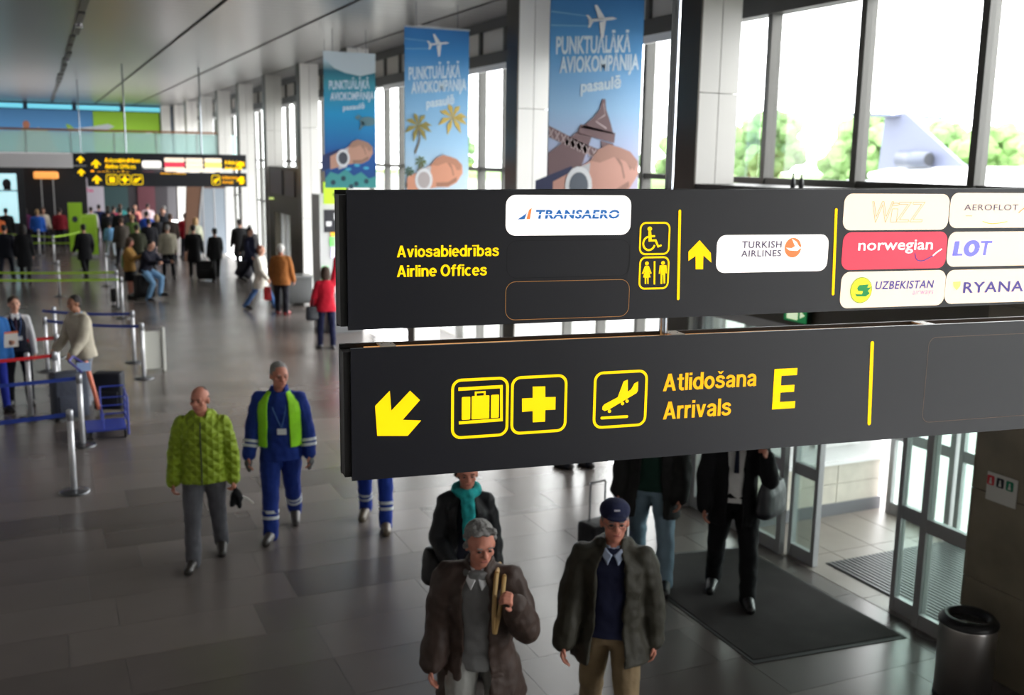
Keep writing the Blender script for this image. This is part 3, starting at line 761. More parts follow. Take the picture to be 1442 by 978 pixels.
# ------------------------------------------------------------------ hanging banners
def banner(x0, x1, y, z0, z1, kind, label):
    W_ = x1 - x0; Hh = z1 - z0
    b = empty('hanging_banner', (x0, y, z0), 0, label, 'banner', None)
    if kind == 'reef':
        g = mat('banner_reef', (18, 70, 130), rough=.6, gradient=([(.25, (12, 84, 160)), (.55, (20, 150, 205)), (.78, (60, 150, 170)), (.86, (40, 110, 130)), (.93, (190, 215, 225)), (1.0, (222, 228, 232))], 'Z', 0, Hh))
    elif kind == 'palms':
        g = mat('banner_palms', (205, 222, 236), rough=.6, gradient=([(.3, (160, 202, 235)), (.6, (120, 176, 220)), (.85, (58, 138, 206)), (1.0, (44, 116, 184))], 'Z', 0, Hh))
    else:
        g = mat('banner_tower', (206, 190, 210), rough=.6, gradient=([(.2, (190, 190, 222)), (.45, (150, 192, 230)), (.7, (78, 152, 212)), (1.0, (38, 110, 178))], 'Z', 0, Hh))
    MB().box(0, W_, 0, .02, 0, Hh).build('sheet', g, b)
    MB().box(-.01, W_ + .01, -.008, .028, Hh - .03, Hh).build('top_bar', mat('banner_bar', (190, 195, 200), rough=.4, metal=.5), b)
    for u in (.18, .82): MB().tube((u * W_, .01, Hh), (u * W_, .01, CZ - z0), .006, n=6).build('wire', M_rod, b)
    lay = [0]
    def pr(nm, polys, rgb):
        lay[0] += 1
        polys = [[(x * W_, (1 - t) * Hh) for x, t in q] for q in polys]
        return flat(polys, -.002 - .0012 * lay[0]).build(nm, mat('ink_%d_%d_%d' % rgb, rgb, rough=.6), b)
    asp = W_ / Hh
    white = (206, 224, 238)
    def words(s, x0_, x1_, t0, t1, sl, off=.028):
        p = font_polys(s, off); mx = max(y for q in p for x, y in q)
        q = fit(p, x0_, x1_, 0, 1)
        return [[(x, t1 - (x - x0_) / (x1_ - x0_) * sl - y_ * (t1 - t0)) for x, y_ in r] for r in q]
    if kind != 'reef' or True:
        if kind == 'reef':
            pr('print', words('PUNKTUĀLĀKĀ', .10, .88, .215, .275, .02), white); pr('print', words('AVIOKOMPĀNIJA', .12, .97, .30, .355, .02), white)
            pr('print', words('pasaulē', .36, .78, .385, .425, .02, .02), white)
        else:
            pr('print', words('PUNKTUĀLĀKĀ', .06, .86, .245, .315, .03), white); pr('print', words('AVIOKOMPĀNIJA', .10, .96, .33, .395, .035), white)
            pr('print', words('pasaulē', .33, .77, .425, .475, .03, .03), white)
    def arm(x_, t_, sx, skin, sleeve, watch):
        """fist and forearm with a wrist watch, coming in from the lower left"""
        T = lambda pts: [(x_ + px * sx, t_ - pz * sx * asp) for px, pz in pts]
        if sleeve: pr('print', [T([(-.75, -.42), (-.30, -.20), (-.22, -.02), (-.34, .10), (-.75, -.05)])], sleeve)
        pr('print', [T([(-.55, -.36), (-.2, -.26), (0.0, -.22), (.2, -.22), (.36, -.14), (.47, .02), (.46, .16), (.36, .26), (.24, .30), (.10, .33), (-.02, .28), (-.12, .16), (-.30, .06), (-.55, -.06)])], skin)
        dk = tuple(int(v * .78) for v in skin)
        pr('print', ribbon([(T([(.14, .27)])[0]), (T([(.26, .12)])[0]), (T([(.30, -.02)])[0])], .02 * sx) + ribbon([T([(.28, .24)])[0], T([(.38, .08)])[0]], .02 * sx) + ribbon([T([(-.02, -.18)])[0], T([(.2, -.17)])[0], T([(.36, -.08)])[0]], .03 * sx), dk)
        pr('print', [T([(-.12, .16), (.0, .14), (.16, .20), (.30, .16), (.42, .06), (.46, .16), (.36, .26), (.24, .30), (.10, .33), (-.02, .28)])], tuple(int(v * .86) for v in skin))
        ell_ = lambda cx, cz, r: T(arc(cx, cz, r * .8, r, 0, 360, 18)[:-1])
        pr('print', [T([(-.36, -.36), (-.16, -.30), (-.12, .14), (-.32, .06)])], (190, 190, 196))
        pr('print', [ell_(-.25, -.10, .20)], (222, 224, 228)); pr('print', [ell_(-.25, -.10, .14)], watch)
    if kind == 'reef':
        pr('print', [[(0, .93), (.1, .88), (.25, .90), (.4, .86), (.55, .91), (.7, .88), (.85, .93), (1, .91), (1, 1), (0, 1)]], (62, 150, 150))
        pr('print', [arc(a_, t_, .05, .02, 0, 360, 8)[:-1] for a_, t_ in ((.15, .96), (.35, .93), (.6, .97), (.8, .95), (.5, .99))], (30, 70, 84))
        pr('print', [arc(a_, t_, .06, .012, 0, 360, 8)[:-1] for a_, t_ in ((.5, .80), (.62, .83), (.45, .86), (.68, .78), (.55, .75), (.8, .85))], (70, 170, 205))
        pr('print', [arc(.84, .50, .16, .035, 0, 360, 16)[:-1], [(.70, .46), (.62, .445), (.75, .49)], [(.72, .50), (.66, .575), (.80, .52)], arc(.64, .475, .05, .015, 0, 360, 8)[:-1]], (90, 128, 140))
        pr('print', [[(0, 0), (1, 0), (1, .14), (.7, .17), (.4, .15), (.2, .12), (0, .05)]], (205, 218, 226))
        arm(.55, .745, .82, (196, 150, 130), (34, 48, 96), (70, 74, 84))
    else:
        # airliner seen from below, climbing to the right, with two trails
        c_ = (.52, .105) if kind == 'palms' else (.54, .165); sc_ = .42 if kind == 'palms' else .40
        def pl(pts): return [(c_[0] + x * sc_, c_[1] - z * sc_ * asp) for x, z in pts]
        pr('print', [[(0, c_[1] - .03), (.42, c_[1] - .02), (.42, c_[1] - .017), (0, c_[1] - .024)], [(0, c_[1] + .028), (.42, c_[1] + .02), (.42, c_[1] + .024), (0, c_[1] + .034)]], (120, 178, 218))
        pr('print', [pl([(-.36, -.06), (-.28, -.02), (.28, .06), (.40, .10), (.28, .13), (-.26, .05), (-.36, .02)]),
                     pl([(-.10, .04), (-.22, .36), (-.15, .37), (.08, .08)]), pl([(-.08, -.02), (-.02, -.38), (.05, -.36), (.10, .04)]),
                     pl([(-.34, .0), (-.44, .12), (-.38, .13), (-.25, .02)]), pl([(-.34, -.03), (-.38, -.16), (-.32, -.15), (-.24, -.01)])], (228, 232, 238))
    if kind == 'palms':
        for (cx, ct, r, tr, cc) in ((.74, .53, .24, None, (196, 170, 84)), (.20, .585, .22, .75, (150, 138, 70)), (.24, .80, .10, .86, (96, 112, 60)), (.06, .86, .09, .95, (60, 92, 60))):
            fr = []
            for a_ in (10, 60, 105, 150, 200, 250, 305, 345):
                ex, ez = cx + r * cos(radians(a_)), ct - r * asp * sin(radians(a_)) + r * asp * .15
                nx, nz = -sin(radians(a_)) * r * .16, cos(radians(a_)) * r * .16 * asp
                mx_, mz = (cx * .4 + ex * .6), (ct * .4 + ez * .6) - r * asp * .12
                fr.append([(cx, ct), (mx_ + nx, mz - nz), (ex, ez), (mx_ - nx, mz + nz)])
            if tr: pr('print', ribbon(spline([(cx, ct), (cx + .02, (ct + tr) / 2), (cx - .05, tr)]), .025), (112, 104, 92))
            pr('print', fr, cc)
        arm(.50, .875, .86, (214, 150, 122), None, (180, 170, 170))
    if kind == 'tower':
        br = (118, 92, 96)
        tx, tt = .60, .60
        leg = [[(.565, .50), (.60, .50), (.61, .545), (.66, .60), (.70, .655), (.34, .63), (.47, .585), (.54, .545)], [(.34, .615), (.72, .65), (.71, .695), (.30, .655)],
               [(.30, .65), (.46, .67), (.36, .80), (.12, .90), (-.0, .84), (.0, .745)], [(.56, .685), (.70, .70), (.84, .86), (.66, .88)],
               [(.0, .625), (.30, .685), (.66, .745), (.66, .785), (.30, .725), (.0, .675)]]
        leg = [[(max(0, x), min(1, t)) for x, t in q] for q in leg]
        pr('print', leg, br)
        lat = []
        for i in range(9):
            a_ = i / 9; lat += ribbon([(a_ * .6, .635 + a_ * .11), (a_ * .6 + .05, .685 + a_ * .11)], .008) + ribbon([(a_ * .6 + .05, .64 + a_ * .11), (a_ * .6, .675 + a_ * .11)], .008)
        lat += ribbon([(.58, .52), (.60, .57), (.50, .60), (.62, .63)], .008)
        pr('print', lat, (196, 176, 178))
        arm(.56, .845, .92, (200, 150, 136), (40, 46, 84), (92, 100, 112))
    return b
banner(5.46, 6.70, 11.0, 3.30, 5.92, 'tower', 'hanging banner with iron tower and wristwatch, nearest of the three')
banner(5.385, 6.48, 16.0, 3.30, 5.93, 'palms', 'hanging banner with palm trees and wristwatch, middle of the three')
banner(5.10, 6.13, 20.0, 3.28, 5.86, 'reef', 'hanging banner with underwater reef and turtle, farthest of the three')

# ------------------------------------------------------------------ mezzanine billboards
def billboard(x0, x1, y, z0, z1, rgb, label, art):
    b = empty('billboard', (x0, y, z0), 0, label, 'billboard')
    MB().box(0, x1 - x0, 0, .08, 0, z1 - z0).build('sheet', mat('billboard_%d' % rgb[0], rgb, rough=.5, emit=.22, gradient=([(1.0, tuple(int(v * .82) for v in rgb))], 'Z', 0, z1 - z0)), b)  # emission added so the sheet looks lit; it holds no lamp
    for i, (nm, polys, c_) in enumerate(art): flat(polys, -.01 - .004 * i).build(nm, mat('ink_%d_%d_%d' % c_, c_, rough=.6), b)
    return b
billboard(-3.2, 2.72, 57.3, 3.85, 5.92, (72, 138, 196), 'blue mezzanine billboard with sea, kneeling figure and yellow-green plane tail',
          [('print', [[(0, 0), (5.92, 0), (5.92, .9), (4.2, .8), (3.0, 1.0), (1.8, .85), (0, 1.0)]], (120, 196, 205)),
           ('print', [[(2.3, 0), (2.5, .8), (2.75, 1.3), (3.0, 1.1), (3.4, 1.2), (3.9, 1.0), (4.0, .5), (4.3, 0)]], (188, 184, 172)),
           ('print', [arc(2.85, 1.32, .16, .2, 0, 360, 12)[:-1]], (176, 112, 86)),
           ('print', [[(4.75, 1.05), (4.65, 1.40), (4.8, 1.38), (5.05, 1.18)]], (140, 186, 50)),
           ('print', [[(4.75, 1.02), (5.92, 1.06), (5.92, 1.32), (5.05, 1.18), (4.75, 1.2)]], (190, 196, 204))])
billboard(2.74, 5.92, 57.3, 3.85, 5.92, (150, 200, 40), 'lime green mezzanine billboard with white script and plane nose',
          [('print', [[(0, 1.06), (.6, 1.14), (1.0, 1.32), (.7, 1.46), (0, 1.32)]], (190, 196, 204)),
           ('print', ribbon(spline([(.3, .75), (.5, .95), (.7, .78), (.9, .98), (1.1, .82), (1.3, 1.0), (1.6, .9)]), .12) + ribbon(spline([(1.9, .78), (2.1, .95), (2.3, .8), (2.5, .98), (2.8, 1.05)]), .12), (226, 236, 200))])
# ================================================================== THINGS ON THE FLOOR
# trash bin beside the pier
bn = empty('trash_bin', (6.06, 5.06, 0), 0, 'brushed steel round trash bin with black open rim beside stone pier', 'bin')
M_steel = mat('brushed_steel', (190, 188, 186), rough=.32, metal=.95, bump=.02, bscale=3)
MB().lathe([(.20, .03), (.20, .57), (.20, .59)], n=40).build('body', M_steel, bn, True)
MB().lathe([(.205, 0), (.205, .035), (.19, .035)], n=40).build('base_ring', mat('black_plastic', (22, 22, 24), rough=.4), bn, True)
MB().lathe([(.202, .58), (.210, .585), (.210, .603), (.175, .645), (.14, .642), (.13, .57), (.0, .49)], n=40).build('rim', mat('black_plastic', (22, 22, 24)), bn, True)

# floor mat in front of the inner door
fmat = empty('door_mat', (5.6, 6.9, 0), 0, 'large plain dark grey floor mat in front of the inner sliding doors', 'mat')
def matq(ins, z0, z1):
    c4 = [(4.92, 6.06), (6.40, 5.93), (6.36, 8.15), (4.98, 8.40)]
    cx = sum(p[0] for p in c4) / 4; cy = sum(p[1] for p in c4) / 4
    q = [((x - cx) * ins + cx - 5.6, (y - cy) * ins + cy - 6.9) for x, y in c4]
    return [(x, y, z0) for x, y in q] + [(x, y, z1) for x, y in q]
bx6 = [(0, 3, 2, 1), (4, 5, 6, 7), (0, 1, 5, 4), (1, 2, 6, 5), (2, 3, 7, 6), (3, 0, 4, 7)]
b = MB(); b.add(matq(1, .001, .006), bx6); b.build('rubber_border', mat('mat_border', (34, 33, 34), rough=.7), fmat)
b = MB(); b.add(matq(.955, .006, .011), bx6); b.build('pile', mat('mat_pile', (64, 61, 61), rough=.95, var=.12, vscale=3, bump=.5, bscale=160, spec=.1), fmat)

# notice with three coloured pictograms on the pier
nt_ = empty('pictogram_notice', (6.48, 5.10, 1.42), radians(-90), 'white notice with red, dark and green pictograms on stone pier', 'notice')
MB().box(-.27, 0, -.006, 0, -.03, .19).build('sheet', mat('notice_white', (205, 205, 200), rough=.6), nt_)
for i, c_ in enumerate(((210, 60, 70), (40, 40, 48), (30, 130, 96))):
    x = -.235 + i * .085
    flat([rrect_pts(x - .033, x + .033, .09, .165, .012)], -.008).build('pictogram', mat('ink_%d_%d_%d' % c_, c_), nt_)
    flat([arc(x, .14, .008, .010, 0, 360, 10)[:-1], [(x - .014, .10), (x + .014, .10), (x + .008, .13), (x - .008, .13)]], -.0095).build('pictogram', mat('notice_white', (205, 205, 200)), nt_)

# exit sign on the lintel
ex = empty('exit_sign', (6.545, 7.88, 2.40), radians(-90), 'small green emergency exit sign on the brown lintel between sign panels', 'exit sign')
MB().box(0, .34, -.05, 0, 0, .17).build('housing', mat('exit_housing', (24, 50, 34), rough=.5), ex)
MB().box(.01, .33, -.054, -.05, .01, .16).build('face', mat('exit_green', (20, 120, 66), rough=.5, emit=.6), ex)
flat([rrect_pts(.05, .21, .03, .14, .01), [(.24, .05), (.31, .085), (.24, .12)]], -.056).build('pictogram', mat('exit_white', (216, 236, 196), rough=.5, emit=.8), ex)

# two small dark finials standing on the vestibule roof
for i, (y, h, l) in enumerate(((8.02, .15, 'small dark bottle-shaped finial on vestibule roof ledge, left of two'), (7.90, .16, 'small dark thin-necked finial on vestibule roof ledge, right of two'))):
    f_ = MB().lathe([(.022, 3.66), (.024, 3.70), (.020, 3.74), (.008, 3.77), (.006 if i else .009, 3.66 + h)], 0, 0, 12)
    f_.v = [(x_, y_, z_ - 3.66) for x_, y_, z_ in f_.v]
    o = f_.build('finial', mat('finial_dark', (40, 40, 44), rough=.4), None, True); o.location = (6.62, y, 3.66)
    tag(o, l, 'finial')

# framed picture in vestibule
pf = empty('framed_board', (7.95, 8.615, .80), 0, 'grey framed board on white vestibule wall behind the open door', 'board')
MB().box(-.32, .32, -.03, 0, 0, .7).build('frame', mat('dado_white', (235, 235, 235)), pf)
MB().box(-.28, .28, -.034, -.03, .04, .66).build('sheet', mat('board_grey', (150, 152, 150), rough=.6), pf)

# ---- queue posts and belts
M_post = mat('post_silver', (222, 222, 226), rough=.3, metal=.3)
M_pbase = mat('post_base', (120, 122, 126), rough=.25, metal=.85)
def post(x, y, label, proto=[None], group=None, h=.98):
    if proto[0] is None:
        r = empty('queue_post', (x, y, 0), 0, label, 'barrier post', group)
        MB().lathe([(.175, 0), (.175, .012), (.15, .022), (.05, .035), (.03, .04), (0, .04)], n=28).build('base', M_pbase, r, True)
        MB().lathe([(.033, .035), (.033, .90), (0, .90)], n=18).build('tube', M_post, r, True)
        MB().lathe([(.038, .86), (.038, .975), (.03, .985), (0, .985)], n=18).build('belt_head', mat('post_head', (178, 180, 186), rough=.3, metal=.5), r, True)
        proto[0] = r; return r
    r = proto[0].copy(); C.objects.link(r); r.location = (x, y, 0); r['label'] = label
    for ch in proto[0].children:
        c_ = ch.copy(); C.objects.link(c_); c_.parent = r
    return r
posts = dict(A=(.17, 12.55, 'silver queue post nearest the camera with round base and dark blue belt'),
    B=(.34, 14.6, 'silver queue post in front of the blue luggage trolley'),
    Cc=(-.30, 16.45, 'silver queue post in front of the uniformed woman'),
    D=(.07, 16.4, 'silver queue post where the lower red belt ends'),
    E=(.13, 21.3, 'silver queue post between uniformed woman and man in beige jacket, upright behind red belt'),
    F=(-.04, 20.0, 'silver queue post just behind the uniformed woman on her right'),
    H=(1.46, 20.3, 'silver queue post at the right end of the upper blue belt'),
    I=(1.49, 18.76, 'silver queue post beside the white floor board'),
    J=(1.66, 26.0, 'silver queue post at right end of the nearer lime belt'),
    K=(1.66, 27.6, 'silver queue post at right end of the farther lime belt'),
    L=(-.09, 43.0, 'far silver queue post under the blue backpack'),
    M=(.37, 39.8, 'far silver queue post left of the green information boards'),
    N=(.36, 30.5, 'silver queue post standing in the middle of the lime belts'),
    O=(1.68, 32.5, 'silver queue post behind the man in black with red scarf'),
    Q=(1.18, 36.9, 'far silver queue post in front of the green information boards'))
for k_, (x, y, l) in posts.items(): post(x, y, l)
def belt(p, q, rgb, label, z=.93, nm=None):
    L_ = sqrt((q[0] - p[0]) ** 2 + (q[1] - p[1]) ** 2); n = 14
    b = MB(); vs = []; hw = .025
    for i in range(n + 1):
        t = i / n; sag = -.03 * 4 * t * (1 - t)
        for dy in (-.0012, .0012):
            for dz in (-hw, hw): vs.append((t * L_, dy, dz + sag))
    fs = []
    for i in range(n):
        a = i * 4
        fs += [(a, a + 4, a + 5, a + 1), (a + 2, a + 3, a + 7, a + 6), (a, a + 2, a + 6, a + 4), (a + 1, a + 5, a + 7, a + 3)]
    fs += [(0, 1, 3, 2), (4 * n, 4 * n + 2, 4 * n + 3, 4 * n + 1)]
    b.add(vs, fs)
    o = b.build('barrier_belt', mat('belt_%d_%d_%d' % rgb, rgb, rough=.55), None)
    o.location = (p[0], p[1], z); o.rotation_euler = (0, 0, atan2(q[1] - p[1], q[0] - p[0]))
    return tag(o, label, 'belt')
BL, RDB, GB = (30, 58, 150), (206, 24, 34), (164, 206, 48)
belt((.14, 12.55), (-2.4, 12.4), BL, 'dark blue barrier belt nearest the camera, running left from the front post')
belt((.31, 14.6), (-2.4, 14.5), BL, 'blue barrier belt in front of the uniformed woman\'s legs')
belt((.04, 16.4), (-2.4, 16.15), RDB, 'red barrier belt at the uniformed woman\'s waist, nearer of the two')
belt((.10, 18.0), (-2.4, 17.85), RDB, 'red barrier belt behind the uniformed woman, farther of the two')
post(.12, 18.0, 'silver queue post where the farther red belt ends')
belt((1.42, 20.3), (-.07, 21.2), BL, 'blue barrier belt behind the uniformed woman and beige-jacket man, farther one')
belt((1.45, 18.76), (-.01, 19.9), BL, 'blue barrier belt reaching the post by the white board')
belt((1.63, 26.0), (-2.4, 27.3), GB, 'lime green barrier belt across empty floor, nearer of the two')
belt((1.63, 27.6), (-2.4, 29.0), GB, 'lime green barrier belt across empty floor, farther of the two')
belt((1.14, 36.9), (-2.4, 38.8), GB, 'lime green barrier belt in front of the green boards, lower one', z=.93)
belt((.37, 39.8), (-2.4, 43.6), GB, 'lime green barrier belt running left to the far queue post', z=.93)
belt((1.4, 42.4), (.37, 39.85), GB, 'lime green barrier belt passing below the green information boards', z=.93)

# white floor board
wb = empty('floor_board', (1.70, 19.3, 0), radians(6), 'plain white standing board on the floor right of the queue posts', 'board')
M_wb = mat('board_white', (196, 196, 188), rough=.5)
MB().box(-.15, .17, -.02, .02, .06, .74).build('panel', M_wb, wb)
for x in (-.18, .17): MB().bbox(x, x + .05, -.06, .06, 0, .80, .01).build('side_frame', mat('board_frame', (215, 215, 208), rough=.5), wb)

# green information boards
for x, y, w, h, l in ((.98, 43.0, .50, 1.98, 'tall lime green information board with dark round mark, left of the pair'), (1.32, 41.5, .60, 1.62, 'lower lime green information board, right of the pair')):
    g = empty('information_board', (x, y, 0), 0, l, 'board')
    MB().box(0, w, 0, .12, .12, h).build('panel', mat('lime_panel', (150, 196, 40), rough=.5), g)
    MB().box(.04, w - .04, -.05, .17, 0, .12).build('foot', M_alu, g)
    if h > 1.8: flat([arc(w * .45, 1.35, .10, .12, 0, 360, 16)[:-1]], -.004).build('emblem', mat('ink_40_44_60', (40, 44, 60)), g)
    else: flat(outline(.04, w - .04, .7, 1.55, .02, .015), -.004).build('print', mat('ink_200_226_120', (200, 226, 120)), g)

# luggage trolley
M_tb = mat('trolley_blue', (58, 74, 168), rough=.4, metal=.2)
tr = empty('luggage_trolley', (.70, 15.1, 0), radians(0), 'blue metal luggage trolley with orange handle post beside the beige-jacket man', 'trolley')
MB().box(-.30, .22, -.28, .30, .12, .145).build('deck', M_tb, tr)
fr = MB()
for x in (.14, .26):
    for y in (-.28, .30): pass
fr.path([(.24, -.30, .05), (.24, -.30, .58), (.24, .30, .58), (.24, .30, .12)], .014)
fr.path([(-.08, .30, .12), (-.08, .30, .62), (.24, .30, .62)], .012)
for z in (.22, .34, .46): fr.path([(-.08, .30, z), (.24, .30, z), (.24, -.28, z)], .010)
fr.path([(-.30, -.28, .13), (.22, -.28, .13)], .016); fr.path([(-.30, .30, .13), (.22, .30, .13)], .016)
fr.path([(-.08, -.28, .12), (-.08, -.28, .34), (-.08, .30, .34)], .011)
fr.build('frame', M_tb, tr)
MB().tube((-.10, .30, .30), (-.24, .42, .98), .032).build('orange_post', mat('trolley_orange', (226, 122, 92), rough=.5), tr)
hb = MB(); hb.path([(-.22, .40, .92), (-.40, .42, 1.06), (-.46, .30, 1.02), (-.30, .24, .86)], .016); hb.build('handle', mat('handle_blue', (70, 66, 150), rough=.4), tr)
MB().box(-.36, -.18, .30, .33, .86, .98).build('card', mat('card_pale_blue', (170, 196, 236), rough=.5), tr)
for x, y in ((-.24, -.22), (-.24, .24), (.2, -.24), (.2, .24)):
    MB().tube((x - .015, y, .055), (x + .015, y, .055), .055, n=14).build('wheel', mat('rubber', (28, 28, 30), rough=.6), tr)

# ---- bags and suitcases
def suitcase(x, y, rz, w, d, h, rgb, label, handle=True, tilt=0):
    s = empty('suitcase', (x, y, 0), rz, label, 'suitcase'); s.rotation_euler = (tilt, 0, rz)
    m = cloth('case_%d_%d_%d' % rgb, rgb, rough=.6)
    MB().bbox(-w / 2, w / 2, -d / 2, d / 2, .05, h, .04).build('shell', m, s, True)
    MB().bbox(-w / 2 + .05, w / 2 - .05, -d / 2 - .02, -d / 2 + .02, .12, h * .55, .015).build('front_pocket', m, s, True)
    for a in (-1, 1): MB().tube((a * (w / 2 - .06) - .012, d / 2 - .05, .03), (a * (w / 2 - .06) + .012, d / 2 - .05, .03), .03, n=12).build('wheel', mat('rubber', (28, 28, 30)), s)
    if handle:
        hd = MB(); hd.path([(-.09, d / 2 - .04, h - .05), (-.09, d / 2 - .04, h + .35), (.09, d / 2 - .04, h + .35), (.09, d / 2 - .04, h - .05)], .009); hd.build('telescopic_handle', M_rod, s)
    return s
suitcase(.23, 16.15, radians(15), .48, .30, .72, (64, 68, 80), 'large grey suitcase standing beside man in beige jacket', handle=False)
suitcase(.80, 16.45, radians(-20), .42, .26, .62, (30, 32, 42), 'black suitcase behind the luggage trolley', handle=False)
suitcase(4.60, 7.95, radians(10), .42, .26, .60, (34, 34, 38), 'dark wheeled suitcase with raised handle left of man in jeans', handle=True)
suitcase(2.45, 29.3, radians(20), .50, .34, .66, (20, 20, 24), 'black suitcase beneath the seated traveller in light jeans', handle=False)
suitcase(4.64, 33.05, radians(-30), .5, .32, .62, (18, 18, 20), 'black wheeled suitcase between the two dark-coated walkers', handle=False)
suitcase(5.75, 33.4, radians(-60), .5, .32, .55, (34, 34, 46), 'dark suitcase tilted on its wheels behind the black-coated couple', handle=False, tilt=-.5)
suitcase(1.72, 28.6, radians(5), .34, .22, .40, (20, 20, 22), 'small black bag on the floor beside the lime belt posts', handle=False)

# ---- shop stand, dark portal and small wall things at the far right
kb = empty('vending_kiosk', (5.62, 22.6, 0), 0, 'white kiosk with neon coloured goods behind woman in red jacket', 'kiosk')
MB().box(0, .85, 0, .7, 0, 3.05).build('cabinet', mat('kiosk_white', (205, 206, 206), rough=.5), kb)
MB().box(.10, .86, -.012, 0, 2.22, 2.72).build('display', mat('kiosk_dark', (40, 40, 48), rough=.3), kb)
for i, (x, z, w, h, c_, em) in enumerate(((.24, 2.14, .4, .08, (244, 176, 36), .6), (.22, 1.92, .10, .20, (120, 230, 110), .5), (.24, 1.66, .09, .22, (230, 226, 250), .6), (.36, 1.64, .09, .24, (110, 140, 240), .5), (.04, 1.05, .13, .42, (90, 235, 110), .5), (.34, 1.40, .24, .18, (228, 60, 90), .3), (.14, 2.36, .12, .10, (225, 225, 228), .3), (.32, 2.5, .10, .14, (225, 225, 228), .3))):
    MB().box(x, x + w, -.03, -.012, z, z + h).build('goods', mat('goods_%d_%d' % (c_[0], c_[1]), c_, rough=.5, emit=em), kb)
MB().box(.12, .86, -.35, -.02, .0, .85).build('counter', mat('kiosk_grey', (120, 122, 124), rough=.5), kb)
gs = empty('hanging_green_sign', (5.52, 22.0, 2.92), 0, 'small lime green sign with dark letters below the reef banner', 'sign')
MB().box(.05, .55, 0, .04, -.05, .42).build('panel', mat('lime_sign', (186, 226, 44), rough=.5, emit=.25), gs)
flat(fit(font_polys('off', .02), .25, .50, .10, .14), -.003).build('lettering', mat('ink_60_70_30', (60, 70, 30)), gs)
for u in (.12, .48): MB().tube((u, .02, .42), (u, .02, CZ - 2.92), .005, n=6).build('wire', M_rod, gs)

pt = empty('dark_portal', (6.5, 28.5, 0), 0, 'dark brown entrance portal between white columns at the far right', 'portal')
bpn = lambda nm, *a, m=M_brown: MB().box(*a).build(nm, m, pt)
bpn('header', .0, .9, .0, 4.0, 2.2, 3.55)
bpn('side_panel', .0, .9, .0, 1.0, 0, 2.2); bpn('side_panel', .0, .9, 3.2, 4.0, 0, 2.2)
bpn('display', -.03, 0, 1.9, 3.6, 2.75, 3.45, m=mat('screen_black', (18, 18, 20), rough=.3)); bpn('display', -.03, 0, .3, 1.5, 2.75, 3.45, m=mat('screen_black', (18, 18, 20)))
for y in (1.45, 2.1, 2.75): bpn('door_stile', .1, .2, y, y + .08, 0, 2.2, m=M_alu)
for y0_, y1_ in ((1.0, 1.45), (1.53, 2.1), (2.18, 2.75), (2.83, 3.2)): bpn('pane', .14, .16, y0_, y1_, .05, 2.2, m=G_clear)
MB().lathe([(.0, -.06), (.09, -.06), (.09, 0), (0, 0)], n=16).build('lamp', mat('lamp_lime', (206, 226, 130), rough=.5, emit=.9), pt).location = (-.04, 3.35, 2.62)
nb = empty('notice_board', (6.44, 37.4, 1.5), 0, 'pale blue sheet in a white frame on the far column', 'notice board')
MB().box(-.02, .42, -.05, 0, 0, 1.0).build('frame', mat('kiosk_white', (205, 206, 206)), nb); MB().box(.04, .36, -.055, -.05, .08, .92).build('sheet', mat('sheet_pale_blue', (176, 196, 214), rough=.5), nb)

# escalator side and glass partitions under the mezzanine
es = empty('ramp_wall', (4.75, 39.5, 0), 0, 'brown slanting ramp side behind the beige-jacketed walker', 'ramp')
MB().prism([(0, 0), (.35, 0), (.75, 2.9), (.2, 2.9)], 0, .25).build('side', mat('ramp_brown', (110, 76, 56), rough=.5), es)
MB().prism([(.35, 0), (.42, 0), (.82, 2.95), (.75, 2.95)], -.03, .28).build('rail', M_alu, es)
gp = empty('glass_partition', (5.3, 41.0, 0), 0, 'grey-blue glass partition under the mezzanine beside the white columns', 'partition')
for i in range(3):
    MB().box(i * .42, i * .42 + .38, 0, .02, .1, 2.6).build('pane', mat('partition_grey', (132, 142, 152), rough=.25, spec=.6), gp)
    MB().box(i * .42 + .38, i * .42 + .42, -.02, .04, 0, 2.7).build('stile', M_alu, gp)
MB().box(0, 1.26, -.02, .04, 2.6, 2.75).build('header', mat('partition_brown', (96, 72, 60), rough=.6), gp)

# lit poster, orange lamp sign and white hoarding, far left
lp = empty('lit_poster', (-1.55, 46.0, 0), 0, 'backlit white poster with a dark silhouetted head at far left', 'poster')
MB().box(-.3, 1.05, 0, .15, .6, 3.2).build('frame', mat('poster_frame', (30, 32, 38), rough=.5), lp)
MB().box(.0, .78, -.01, 0, 1.05, 2.30).build('lower_face', mat('poster_glow', (190, 232, 240), rough=.4, emit=.8), lp)
MB().box(.0, .78, -.01, 0, 2.35, 3.0).build('upper_face', mat('poster_glow', (190, 232, 240)), lp)
flat([arc(.42, 2.6, .16, .20, 0, 360, 16)[:-1], [(.30, 2.36), (.56, 2.36), (.56, 2.5), (.30, 2.5)]], -.014).build('print', mat('ink_20_20_24', (20, 20, 24)), lp)
ol = empty('orange_lamp_sign', (-.15, 47.0, 2.65), 0, 'glowing orange rounded lamp sign in the dark shopfront', 'lamp sign')
MB().box(-.8, 2.0, .3, .35, -2.65, .6).build('back_board', mat('shop_black', (24, 22, 26), rough=.7), ol)
MB().bbox(0, .95, 0, .25, .12, .42, .08).build('shade', mat('orange_glow', (240, 160, 80), rough=.5, emit=.9), ol, True)
for x in (.25, .70): MB().box(x, x + .05, .05, .1, -2.65, .12).build('pole', M_alu, ol)
hw = empty('white_hoarding', (1.12, 51.0, 0), 0, 'white hoarding panel with small pink lettering under the distant signs', 'hoarding')
MB().box(0, 1.6, 0, .1, 0, 3.2).build('panel', mat('hoarding_white', (190, 184, 196), rough=.6), hw)
flat(fit(font_polys('Tele', .03), .85, 1.15, 2.1, .16), -.004).build('lettering', mat('ink_214_90_140', (214, 90, 140)), hw)

